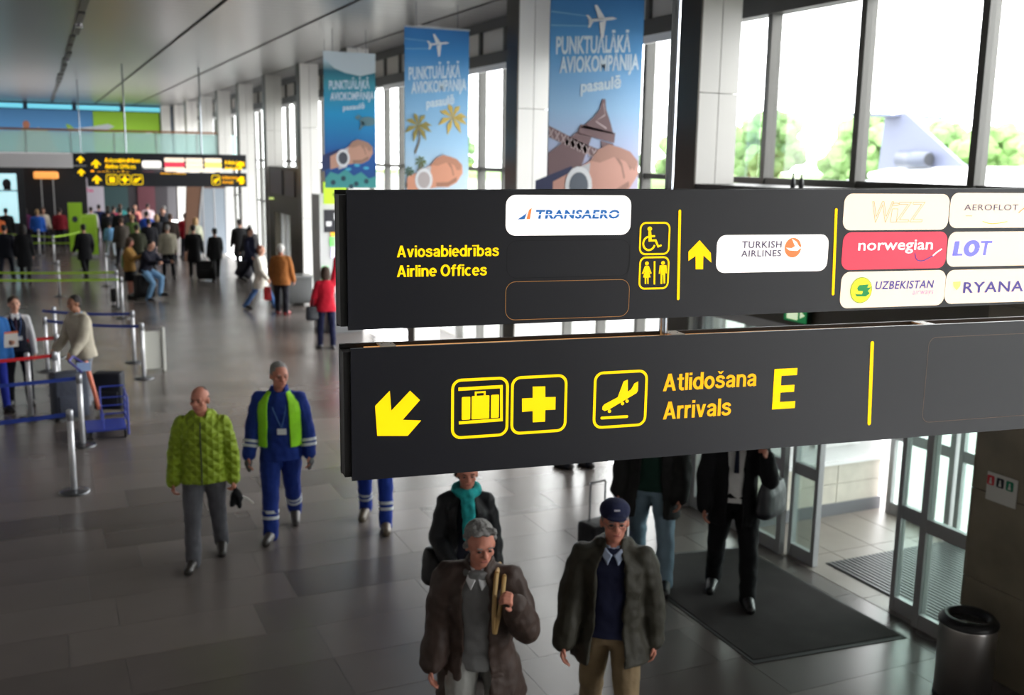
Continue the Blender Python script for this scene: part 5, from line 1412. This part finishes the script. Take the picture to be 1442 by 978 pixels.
            nt.links.new(prev, bq.inputs['Height']); nt.links.new(bq.outputs['Normal'], nt.nodes['Principled BSDF'].inputs['Normal'])
        if t.get('shirt'):   # collar points + shirt front
            z_ = Blob()
            for s in (1, -1):
                fp_ = [TP(s * .006, -.106, .500), TP(s * .050, -.070, .540), TP(s * .070, -.098, .492), TP(s * .032, -.142, .446)]
                bk_ = [p_ + Vector((0, .012, -.002)) for p_ in fp_]
                z_.add(fp_ + bk_, [(0, 1, 2, 3), (7, 6, 5, 4), (0, 4, 5, 1), (1, 5, 6, 2), (2, 6, 7, 3), (3, 7, 4, 0)])
            z_.shell([(0, .0, Z(.49), .078 * K, .088 * K, 18, 18), (0, .002, Z(.545), .064 * K, .066 * K, 20, 20)], T, .014)
            z_.cap(TP(0, -.060, .515), TP(0, -.092, .468), .022 * K, .010 * K)
            z_.build('shirt_collar', cloth('%d_%d_%d' % t['shirt'], t['shirt']), ob, .006, 0)
        if t.get('tie'):
            z_ = MB(); z_.tube(TP(0, -.118, .49), TP(0, -.152, .25), .012 * K, .022 * K, n=8); z_.build('tie', cloth('%d_%d_%d' % t['tie'], t['tie']), ob)
    info = dict(o=r, A=A, J=J, T=T, TP=TP, HP=HP, nk=nk, K=K)
    if 'scarf' in extras:
        q = Blob(); n_ = 14
        for i in range(n_):
            a, a2 = 2 * pi * i / n_, 2 * pi * (i + 1) / n_
            q.cap(nk + Vector((.085 * cos(a), .085 * sin(a) - .01, .02 + .012 * sin(a))) , nk + Vector((.085 * cos(a2), .085 * sin(a2) - .01, .02 + .012 * sin(a2))), .036, .036, 8, 3)
        q.cap(TP(.02, -.11, .53), TP(.035, -.17, .38), .040, .034); q.cap(TP(.035, -.17, .38), TP(.03, -.185, .16), .034, .040)
        q.cap(TP(-.02, -.11, .52), TP(-.005, -.175, .36), .036, .03); q.cap(TP(-.005, -.175, .36), TP(.0, -.185, .22), .03, .034)
        q.build('scarf', cloth('teal', (34, 150, 150), var=.35, vscale=20), r, .012, 2, .02, .05)
    if 'lanyard' in extras:
        q = MB(); q.path([TP(-.07, -.06, .53), TP(-.045, -.150, .38), TP(.03, -.165, .20)], .005, 6); q.path([TP(.07, -.06, .53), TP(.075, -.150, .38), TP(.035, -.165, .20)], .005, 6)
        ly = q.build('lanyard', mat('lanyard_blue', (60, 100, 160)), r)
        p = TP(.035, -.172, .165); q = MB(); q.box(p.x - .045, p.x + .045, p.y - .006, p.y + .002, p.z - .03, p.z + .03); q.build('id_card', mat('card_white', (224, 226, 228), rough=.4), ly)
    if 'gloves' in extras:
        for s in (1, -1):
            a_ = A[s]; q = Blob(); q.cap(a_['w'] + a_['d'] * .01, a_['w'] + a_['d'] * .09, .036, .040); q.cap(a_['w'] + a_['d'] * .09, a_['w'] + a_['d'] * .155 + Vector((-s * .02, 0, 0)), .034, .024)
            q.cap(a_['w'] + a_['d'] * .03 + Vector((0, -.03, 0)), a_['w'] + a_['d'] * .09 + Vector((0, -.055, 0)), .017, .014)
            q.build('glove', cloth('grey_glove', (92, 94, 96)), r, .010, 1)
    if 'earring' in extras: pass
    return info

W_ = lambda p, q: p['o'].matrix_basis @ q
def bag(label, c_, size, rgb, name='shoulder_bag', strap=None, rz=0, cat='bag', kind='soft', loc=(0, 0, 0)):
    """c_: world centre of the bag; strap: list of world points"""
    o = empty(name, c_, rz, label, cat); w, d, h = size
    q = Blob()
    q.loft([(0, 0, -h / 2, w * .42, d * .40), (0, 0, -h * .35, w * .5, d * .5), (0, 0, h * .2, w * .48, d * .45), (0, 0, h / 2, w * .42, d * .28)], None, 20, 3)
    q.build('bag_body', mat('bag_%d_%d_%d' % rgb, rgb, rough=.45, bump=.2, bscale=10), o, .014, 3, .01, .08)
    if strap:
        inv = o.matrix_basis.inverted()
        m_ = MB(); m_.path([inv @ Vector(p) for p in strap], .012, 8); m_.build('strap', mat('strap_%d_%d_%d' % rgb, rgb, rough=.5), o)
    return o

walk_l = dict(lt=22, lk=8, rt=-14, rk=22)      # left leg forward
walk_r = dict(rt=22, rk=8, lt=-14, lk=22)

# ---- the green jacket man
p1 = person('balding man in lime green padded jacket and grey trousers, walking', 1.28, 9.85, -14, 1.77, 0,
    dict(rt=12, rk=6, lt=-12, lk=14, lo=2, ro=2, la=(-6, 12, 14, 0), ra=(-2, 12, 12, 0), hy=-20, hp=4, curlr=40, curll=55), 'brown', 'bald', 'ruddy',
    top=[dict(t='closed', c=(136, 158, 40), hem=-.10, puff=.045, flare=.01, sr=(.070, .062, .052), collar=1, hood=1, zip=1, wr=1.5, k=dict(rough=.6, bump=.5, bscale=20), quilt=1)],
    legs=dict(c=(92, 92, 98), w=1.16), shoes=(48, 44, 42))
h_ = W_(p1, p1['A'][1]['w'] + p1['A'][1]['d'] * .10)
o = empty('cap_in_hand', tuple(h_), .5, 'black cap with hanging pale strap held in left hand of man in lime jacket', 'cap')
q = Blob(); q.cap((0, 0, 0), (.03, -.02, -.10), .018, .040); q.cap((.0, 0, -.06), (-.035, .01, -.16), .035, .028); q.cap((.03, 0, -.06), (.055, .0, -.20), .032, .014); q.cap((.01, -.02, -.08), (.02, -.03, -.19), .04, .02); q.build('cap_body', cloth('black_cap', (20, 20, 24)), o, .010, 2, .02, .05)
MB().path([(.04, -.02, -.08), (.12, -.03, -.13), (.19, -.03, -.20)], .008, 6).build('strap', mat('strap_pale', (188, 184, 176)), o)

# ---- airport worker in blue with hi-vis vest
BLUE = (26, 48, 122)
p2 = person('tall grey-haired worker in blue overalls and yellow-green vest, walking', 2.12, 10.35, -18, 1.86, 0,
    dict(rt=15, rk=6, lt=-14, lk=20, ro=0, lo=0, la=(-4, 13, 14, 0), ra=(2, 14, 14, 0), hy=24, hp=6), 'grey', 'short', 'ruddy',
    top=[dict(t='closed', n='overalls_jacket', c=BLUE, hem=-.14, puff=.032, flare=.012, sr=(.072, .062, .056), collar=1, wr=1.6, bands=1, k=dict(var=.15)),
         dict(t='open_vest', n='safety_vest', c=(150, 222, 40), k=dict(rough=.6), wr=.6, vox=.009)],
    legs=dict(c=BLUE, w=1.22, bands=1), shoes=(60, 56, 54), extras=('lanyard', 'gloves'))
# ---- second worker, mostly hidden behind the sign
p3 = person('worker in blue overalls with silver shin bands, partly hidden behind the sign', 3.10, 10.25, -22, 1.84, 1,
    dict(lt=14, lk=5, rt=-9, rk=16, la=(-8, 10, 12, 0), ra=(10, 10, 12, 0)), 'dark', 'short', 'ruddy',
    top=[dict(t='closed', n='overalls_jacket', c=(28, 54, 140), hem=-.14, puff=.03, sr=(.07, .06, .055), bands=1)],
    legs=dict(c=(28, 54, 140), w=1.15, bands=1), shoes=(96, 84, 70))
# ---- woman with teal scarf
p4 = person('woman in black jacket with teal scarf behind the brown-coated man', 2.86, 7.05, -20, 1.68, 0,
    dict(lt=16, lk=6, rt=-12, rk=18, la=(-8, 12, 18, 0), ra=(8, 14, 40, 30), hp=4, hy=6), 'dark', 'wavy', 'ruddy', fem=True,
    top=[dict(t='closed', n='blouse', c=(30, 32, 44), hem=-.06, puff=.010, sleeve=0), dict(t='open', c=(26, 27, 30), hem=-.12, puff=.040, gap=(26, 26), gapt=(24, 24), sr=(.066, .056, .050), collar=1, wr=1.6, k=dict(rough=.5)),
         ],
    legs=dict(c=(26, 28, 36)), shoes=(20, 20, 22), extras=('scarf',))
hb_ = W_(p4, p4['TP'](-.22, .06, -.10))
bag('black shoulder bag on the right hip of the woman with teal scarf', tuple(hb_), (.30, .16, .30), (24, 24, 26), strap=[tuple(hb_ + Vector((.0, -.02, .14))), tuple(W_(p4, p4['TP'](-.15, -.09, .42))), tuple(W_(p4, p4['TP'](-.10, .0, .53))), tuple(hb_ + Vector((.0, .08, .14)))], rz=.3)
# ---- grey-haired man in brown coat
p5 = person('grey-haired man in long dark brown coat with tan shoulder strap', 2.34, 5.52, -30, 1.80, 0,
    dict(rt=16, rk=6, lt=-14, lk=24, lean=9, la=(16, 20, 128, 22), ra=(-4, 12, 18, 0), hy=24, hp=10, curll=60), 'grey', 'wavy', 'ruddy',
    top=[dict(t='closed', n='sweater', c=(112, 112, 112), hem=-.10, puff=.024, sleeve=0, shirt=(214, 214, 216), wr=.8),
         dict(t='open', n='coat', c=(62, 48, 42), hem=-.36, puff=.052, flare=.075, gap=(24, 20), gapt=(26, 22), sr=(.080, .070, .058), collar=1, wr=2.4, k=dict(rough=.6, spec=.35))],
    legs=dict(c=(150, 150, 146), w=1.18), shoes=(60, 50, 44))
s5 = p5['TP']
o = empty('shoulder_strap_bag', tuple(W_(p5, s5(.16, .17, .18))), radians(-30), 'tan leather shoulder bag strap over left shoulder of man in brown coat', 'bag')
inv = o.matrix_basis.inverted(); Wp = lambda q: inv @ W_(p5, q)
for dx in (0, .045):
    m_ = MB(); m_.path([Wp(s5(.115 + dx, .17, .20)), Wp(s5(.115 + dx, .15, .40)), Wp(s5(.115 + dx, .06, .515 - dx * .5)), Wp(s5(.112 + dx, -.07, .53 - dx * .5)), Wp(s5(.11 + dx, -.165, .44)), Wp(s5(.11 + dx * .6, -.205, .33)), Wp(s5(.115, -.215, .22))], .014, 8)
    m_.build('strap', mat('tan_leather', (178, 146, 92), rough=.5), o)
q = Blob(); q.ell((0, .05, -.08), (.15, .06, .14)); q.build('bag_body', mat('tan_leather', (178, 146, 92)), o, .014, 2)
# ---- man in cap
p6 = person('man in navy cap and open dark olive jacket over navy sweater', 3.22, 5.42, -31, 1.80, 0,
    dict(lt=18, lk=14, rt=-12, rk=20, la=(-10, 12, 16, 0), ra=(6, 14, 12, 0), hy=8, hp=-2), 'grey', 'cap', 'ruddy',
    top=[dict(t='closed', n='sweater', c=(28, 32, 56), hem=-.04, puff=.012, sleeve=0, shirt=(150, 162, 184), wr=.7),
         dict(t='open', c=(50, 48, 40), hem=-.20, puff=.050, flare=.045, gap=(34, 22), gapt=(26, 24), sr=(.076, .066, .056), collar=1, hood=1, wr=2.0, k=dict(rough=.6))],
    legs=dict(c=(126, 108, 82), w=1.15, belt=1), shoes=(50, 40, 34), extras=('cap', 'glasses'))
# ---- man in jeans beside the door
p7 = person('man in dark coat, green sweater and pale jeans standing by the door mat', 5.02, 7.80, -38, 1.84, 1,
    dict(lt=10, lk=4, rt=-16, rk=10, lo=7, ro=4, la=(4, 14, 22, 6), ra=(-4, 14, 14, 0), lean=-2), 'grey', 'short', 'ruddy',
    top=[dict(t='closed', n='sweater', c=(22, 48, 40), hem=-.05, puff=.02, sleeve=0),
         dict(t='open', n='coat', c=(38, 38, 38), hem=-.28, puff=.055, flare=.05, gap=(30, 30), gapt=(22, 22), sr=(.078, .068, .058), collar=1, wr=1.8)],
    legs=dict(c=(118, 140, 156), w=1.2), shoes=(34, 34, 36))
# ---- man in black suit
p8 = person('man in black suit and white shirt holding phone to ear', 5.50, 7.18, -36, 1.84, 1,
    dict(lt=8, lk=3, rt=-10, rk=10, lo=6, ro=5, la=(28, 18, 125, 18), ra=(4, 14, 22, 8), curll=60), 'dark', 'short', 'ruddy',
    top=[dict(t='closed', n='shirt', c=(206, 206, 206), hem=-.02, puff=.006, sleeve=0, tie=(30, 32, 50)),
         dict(t='open', n='suit_jacket', c=(20, 20, 23), hem=-.22, puff=.035, flare=.03, gap=(16, 16), gapt=(24, 24), sr=(.072, .062, .052), collar=1)],
    legs=dict(c=(18, 18, 21), w=1.2), shoes=(26, 26, 28))
c8 = W_(p8, p8['TP'](.30, -.04, .02))
bag('black and grey leather shoulder bag of the man in black suit', tuple(c8), (.40, .16, .32), (44, 46, 52), strap=[tuple(c8 + Vector((-.08, 0, .16))), tuple(W_(p8, p8['TP'](.17, -.03, .53))), tuple(c8 + Vector((.08, 0, .16)))], rz=.4)
ph = empty('mobile_phone', tuple(W_(p8, p8['A'][1]['w'] + p8['A'][1]['d'] * .09)), 0, 'small dark mobile phone in raised hand of suited man', 'phone')
MB().bbox(-.03, .03, -.006, .006, -.06, .06, .003).build('case', mat('black_plastic', (22, 22, 24)), ph)
# ---- uniformed woman
p9 = person('uniformed woman in dark waistcoat and white shirt behind the red belts', -.45, 17.45, 4, 1.72, 1,
    dict(lt=3, rt=-3, lo=5, ro=5, la=(0, 12, 10, 0), ra=(14, 16, 70, 30), hy=8), 'brown', 'bun', 'fair', fem=True,
    top=[dict(t='closed', n='shirt', c=(216, 216, 220), hem=.02, puff=.008, sr=(.060, .052, .044)), dict(t='closed', n='waistcoat', c=(28, 30, 44), hem=-.06, puff=.018, sleeve=0, shirt=(216, 216, 220), tie=(60, 40, 60))],
    legs=dict(c=(22, 22, 30), w=1.1), shoes=(22, 20, 22), extras=('lanyard',))
pp = W_(p9, p9['A'][-1]['w'] + Vector((0, -.06, .03)))
fo = empty('document_folder', tuple(pp), .3, 'pale folder with orange edge held by the uniformed woman', 'folder')
MB().box(-.15, .15, -.02, .01, -.11, .11).build('cover', mat('folder_white', (210, 206, 200)), fo); MB().box(-.15, .15, -.024, .012, .10, .125).build('edge', mat('folder_orange', (220, 110, 70)), fo)
# ---- man in beige jacket
p10 = person('dark-haired man in beige jacket leaning towards the red belt, seen sideways', .48, 17.05, -62, 1.76, 1,
    dict(lt=6, lk=4, rt=-6, rk=4, lean=6, la=(14, 8, 30, 0), ra=(18, 8, 26, 8), hp=8), 'dark', 'short', 'tan',
    top=[dict(t='closed', c=(176, 168, 152), hem=-.16, puff=.045, sr=(.072, .062, .054), shirt=(130, 180, 214))], legs=dict(c=(120, 122, 130), w=1.1), shoes=(34, 34, 40))
# ---- blue figure at the left edge
p11 = person('person in bright blue jacket and trousers at the left edge', -.78, 17.1, 20, 1.74, 2, dict(lt=6, rt=-6), 'dark', 'short', 'fair',
    top=[dict(t='closed', c=(40, 96, 160), hem=-.12, puff=.04)], legs=dict(c=(36, 50, 150)))
# ---- woman in red jacket seen from behind
p12 = person('person in red jacket and dark blue trousers seen from behind, right arm raised', 5.20, 20.5, 176, 1.70, 1,
    dict(lt=4, rt=-4, la=(6, 16, 20, 0), ra=(150, 14, 20, 0), hy=0), 'brown', 'long', 'fair', fem=True,
    top=[dict(t='closed', c=(190, 26, 48), hem=-.12, puff=.04)], legs=dict(c=(30, 34, 66)), shoes=(90, 90, 96))
c12 = W_(p12, p12['TP'](.30, .02, -.16)); bag('dark shoulder bag beside the person in red jacket', tuple(c12), (.26, .16, .28), (38, 40, 48), strap=[tuple(c12 + Vector((0, 0, .12))), tuple(W_(p12, p12['TP'](.17, 0, .52)))])
# ---- man in brown jacket
p13 = person('white-haired man in rust brown jacket with red shoes, standing', 5.33, 25.4, 150, 1.76, 1,
    dict(lt=4, rt=-5, la=(6, 12, 20, 0), ra=(6, 12, 14, 0), hy=20), 'white', 'short', 'ruddy',
    top=[dict(t='closed', c=(150, 92, 44), hem=-.18, puff=.05, flare=.02)], legs=dict(c=(30, 30, 38), w=1.15), shoes=(150, 40, 44))
c13 = W_(p13, p13['TP'](.34, .04, -.34)); bag('red carrier bag beside the man in rust brown jacket', tuple((c13.x, c13.y, .52)), (.20, .12, .34), (190, 28, 36), name='carrier_bag', strap=[tuple((c13.x, c13.y, .66)), tuple((c13.x + .06, c13.y, .78))])
# ---- woman in white coat
p14 = person('red-haired woman in white knee-length coat and jeans striding right', 5.05, 26.55, 62, 1.70, 1,
    dict(lt=24, lk=4, rt=-20, rk=14, la=(-10, 10, 14, 0), ra=(16, 10, 20, 0)), 'red', 'short', 'fair', fem=True,
    top=[dict(t='closed', n='coat', c=(206, 202, 192), hem=-.32, puff=.045, flare=.05)], legs=dict(c=(62, 92, 140)), shoes=(24, 22, 22))
# ---- the crowd: (label, x, y, rot, H, hair, hairstyle, top rgb, hem, leg rgb, pose, female)
crowd = [
 ('broad figure in beige jacket and black trousers walking away', 3.60, 34.0, 178, 1.76, 'grey', 'short', (150, 144, 128), -.12, (26, 26, 30), walk_l, 0),
 ('walker in long black coat beside a black suitcase', 4.35, 33.7, 170, 1.76, 'dark', 'short', (18, 18, 20), -.36, (20, 20, 22), walk_l, 0),
 ('slim walker in black coat right of the black suitcase', 4.90, 33.0, 186, 1.70, 'dark', 'bun', (20, 20, 22), -.20, (18, 18, 20), walk_r, 1),
 ('tall figure in long black overcoat before the white columns', 6.05, 35.2, 180, 1.84, 'dark', 'short', (20, 20, 22), -.38, (18, 18, 20), walk_r, 0),
 ('grey-haired figure in dark coat right of the tall black overcoat', 6.15, 33.9, 200, 1.72, 'silver', 'short', (36, 34, 36), -.24, (34, 38, 60), walk_l, 0),
 ('dark figure with blue light on the sleeve beside the dark portal', 5.85, 32.4, 60, 1.74, 'dark', 'short', (34, 36, 58), -.12, (24, 26, 40), walk_r, 0),
 ('person in black coat with red scarf beyond the lime belts', 1.20, 34.7, 200, 1.76, 'dark', 'short', (20, 20, 24), -.30, (18, 18, 22), walk_r, 0),
 ('person in long black coat left of the lime belt middle post', -.50, 34.4, 175, 1.78, 'dark', 'long', (16, 16, 20), -.44, (16, 16, 20), walk_l, 1),
 ('person in dark navy coat at the far left beyond the lime belts', -1.02, 34.8, 170, 1.76, 'dark', 'short', (22, 24, 34), -.20, (26, 28, 40), walk_r, 0),
 ('fair-haired person with bright blue top in the far left crowd', -.10, 44.5, 180, 1.72, 'blond', 'short', (40, 92, 190), -.08, (34, 36, 52), walk_l, 0),
 ('figure in black jacket at far left under the lit poster', -1.20, 44.5, 190, 1.78, 'dark', 'short', (18, 18, 20), -.10, (24, 24, 28), walk_r, 0),
 ('figure in dark red top beyond the blue-topped person', .72, 45.6, 180, 1.72, 'dark', 'short', (120, 24, 36), -.08, (30, 28, 36), walk_l, 0),
 ('figure in cream top before the orange lamp sign', .12, 46.2, 10, 1.70, 'brown', 'long', (190, 180, 164), -.10, (50, 44, 50), walk_r, 1),
 ('figure in white top beside the tall green board', 1.95, 46.8, 175, 1.70, 'dark', 'short', (206, 204, 202), -.08, (40, 44, 60), walk_l, 0),
 ('figure in navy top behind the green boards', 2.30, 47.5, 180, 1.76, 'dark', 'short', (30, 38, 80), -.10, (26, 28, 36), walk_r, 0),
 ('child-sized figure in pale blue beside the lower green board', 2.35, 41.6, 185, 1.36, 'dark', 'short', (120, 170, 214), -.08, (180, 190, 200), walk_l, 0),
 ('large man in black coat right of the green boards', 2.85, 43.2, 180, 1.84, 'dark', 'short', (24, 24, 28), -.22, (22, 22, 28), walk_r, 0),
 ('blond person in moss green jacket in the middle crowd', 3.05, 40.2, 192, 1.72, 'blond', 'short', (76, 96, 46), -.12, (40, 42, 44), walk_l, 0),
 ('person in royal blue jacket in the middle crowd', 3.72, 42.0, 178, 1.76, 'dark', 'short', (46, 84, 184), -.10, (34, 40, 64), walk_r, 0),
 ('blond-haired woman in black jacket and blue jeans in the crowd', 3.98, 41.0, 186, 1.68, 'blond', 'long', (28, 28, 34), -.10, (56, 92, 150), walk_l, 1),
 ('ginger-haired man in dark suit beside the slanting ramp', 4.45, 43.4, 10, 1.78, 'red', 'short', (26, 28, 36), -.14, (24, 24, 30), walk_r, 0),
 ('person in crimson jacket right of the slanting ramp', 4.95, 40.4, 182, 1.76, 'brown', 'short', (150, 26, 40), -.12, (30, 30, 40), walk_l, 0),
 ('fair-haired person in pale green top behind the black suitcase', 5.05, 38.4, 184, 1.70, 'blond', 'long', (170, 172, 150), -.10, (50, 50, 56), walk_r, 1),
 ('figure in dark pink top under the distant sign left part', 2.85, 47.0, 170, 1.72, 'dark', 'short', (150, 60, 84), -.08, (40, 38, 46), walk_r, 0),
 ('figure in salmon top under the distant sign centre', 3.75, 47.6, 10, 1.74, 'brown', 'short', (204, 130, 118), -.08, (44, 40, 48), walk_l, 0),
 ('figure in white and pink top under the distant sign centre', 4.35, 48.4, 172, 1.76, 'dark', 'short', (212, 190, 196), -.08, (46, 44, 60), walk_r, 0),
 ('figure in black hooded jacket behind the moss green jacket', 3.30, 44.6, 176, 1.78, 'dark', 'short', (26, 26, 30), -.12, (28, 30, 40), walk_r, 0),
 ('figure in grey-brown coat left of the moss green jacket', 2.55, 38.3, 190, 1.74, 'brown', 'short', (64, 58, 52), -.24, (34, 34, 40), walk_l, 0),
 ('figure in teal top far behind the large man in black', 3.25, 49.0, 176, 1.72, 'brown', 'short', (50, 130, 130), -.08, (34, 36, 46), walk_l, 0),
 ('figure in plum top left of the cream top figure', -.55, 46.3, 186, 1.70, 'dark', 'long', (96, 44, 84), -.08, (30, 28, 40), walk_r, 1),
 ('figure in olive jacket behind the lime belt near the brown bag girl', 2.75, 34.6, 176, 1.74, 'dark', 'short', (56, 58, 44), -.12, (30, 32, 40), walk_r, 0),
 ('figure in black top between the blue jacket and the olive jacket', 3.35, 37.2, 178, 1.76, 'dark', 'short', (22, 22, 28), -.12, (26, 26, 34), walk_l, 0),
 ('figure in charcoal hooded top right of the green boards', 2.45, 43.9, 182, 1.74, 'dark', 'short', (40, 40, 46), -.10, (24, 24, 30), walk_r, 0),
 ('figure in dark brown jacket left of the slanting ramp', 4.30, 39.4, 176, 1.80, 'brown', 'short', (44, 34, 30), -.14, (26, 26, 32), walk_l, 0),
 ('figure in black anorak under the distant sign left of centre', 2.55, 45.6, 184, 1.80, 'dark', 'short', (20, 20, 26), -.14, (22, 22, 28), walk_r, 0),
 ('figure in dark grey suit under the distant sign right of centre', 4.75, 45.6, 188, 1.78, 'grey', 'short', (52, 52, 58), -.14, (40, 40, 46), walk_l, 0),
 ('figure in maroon top behind the charcoal hooded top', 3.55, 46.0, 172, 1.70, 'dark', 'long', (96, 26, 44), -.08, (26, 26, 36), walk_r, 1),
 ('figure in orange top at the far left edge beside the black jacket', -1.45, 43.0, 180, 1.66, 'dark', 'short', (190, 96, 50), -.08, (40, 40, 48), walk_l, 0),
]
for (l, x, y, rot, H, hr, hs, c_, hem, lc, ps, fem) in crowd:
    pz = dict(ps); pz['la'] = (rnd.uniform(-14, 18), 9, rnd.uniform(10, 50), 0); pz['ra'] = (rnd.uniform(-14, 18), 9, rnd.uniform(10, 50), 0)
    person(l, x, y, rot, H, 2, pz, hr, hs, 'fair', top=[dict(t='closed', c=c_, hem=hem, puff=.035, flare=.03 if hem < -.2 else .01)], legs=dict(c=lc, w=1.05), fem=bool(fem))
# woman in mustard jacket reading a phone, and seated traveller
pb = person('woman in mustard jacket looking at a white phone, long black skirt', 2.12, 29.6, 70, 1.66, 1, dict(la=(30, 10, 80, 20), ra=(30, 10, 80, 20), hp=14), 'brown', 'long', 'ruddy', fem=True,
    top=[dict(t='closed', c=(150, 112, 56), hem=-.14, puff=.04)], legs=dict(c=(22, 22, 26), skirt=1))
wp = empty('white_phone', tuple(W_(pb, (pb['A'][1]['w'] + pb['A'][-1]['w']) / 2 + Vector((0, -.10, .06)))), .4, 'white phone in the hands of the woman in mustard jacket', 'phone')
MB().bbox(-.07, .07, -.01, .01, -.09, .09, .004).build('case', mat('phone_white', (226, 226, 230), rough=.3), wp)
gb = W_(pb, pb['TP'](.26, .16, .1)); bag('green backpack on the shoulder of the woman in mustard jacket', tuple(gb), (.26, .2, .38), (96, 132, 62), name='backpack')
person('traveller in dark top and light blue jeans sitting on a black suitcase', 2.50, 29.15, 50, 1.78, 1, dict(lt=62, lk=70, rt=40, rk=62, lean=14, la=(40, 10, 50, 0), ra=(36, 10, 60, 0), hp=16), 'dark', 'short', 'fair',
    top=[dict(t='closed', c=(28, 28, 40), hem=-.08, puff=.04)], legs=dict(c=(110, 148, 184), w=1.1), shoes=(30, 28, 30))
# head seen in the gap between the sign panels
person('man in dark navy jacket behind the gap between the sign panels', 6.1, 11.2, 200, 1.76, 1, dict(lt=5, rt=-5), 'grey', 'short', 'ruddy', top=[dict(t='closed', c=(34, 42, 74), hem=-.12, puff=.04)], legs=dict(c=(40, 42, 50)))

# ---- bake the remesh modifiers
dg = bpy.context.evaluated_depsgraph_get()
dg.update()
baked = []
for o in PENDING:
    me = bpy.data.meshes.new_from_object(o.evaluated_get(dg), preserve_all_data_layers=False, depsgraph=dg)
    baked.append(me)
for o, me in zip(PENDING, baked):
    old = o.data; o.modifiers.clear(); me.name = o.name
    if not me.materials: me.materials.append(old.materials[0])
    me.polygons.foreach_set('use_smooth', [True] * len(me.polygons))
    o.data = me; bpy.data.meshes.remove(old)
bpy.context.view_layer.update()
print('TRIS', sum(len(o.data.loops) - 2 * len(o.data.polygons) for o in bpy.data.objects if o.type == 'MESH'), 'OBJS', len(bpy.data.objects))
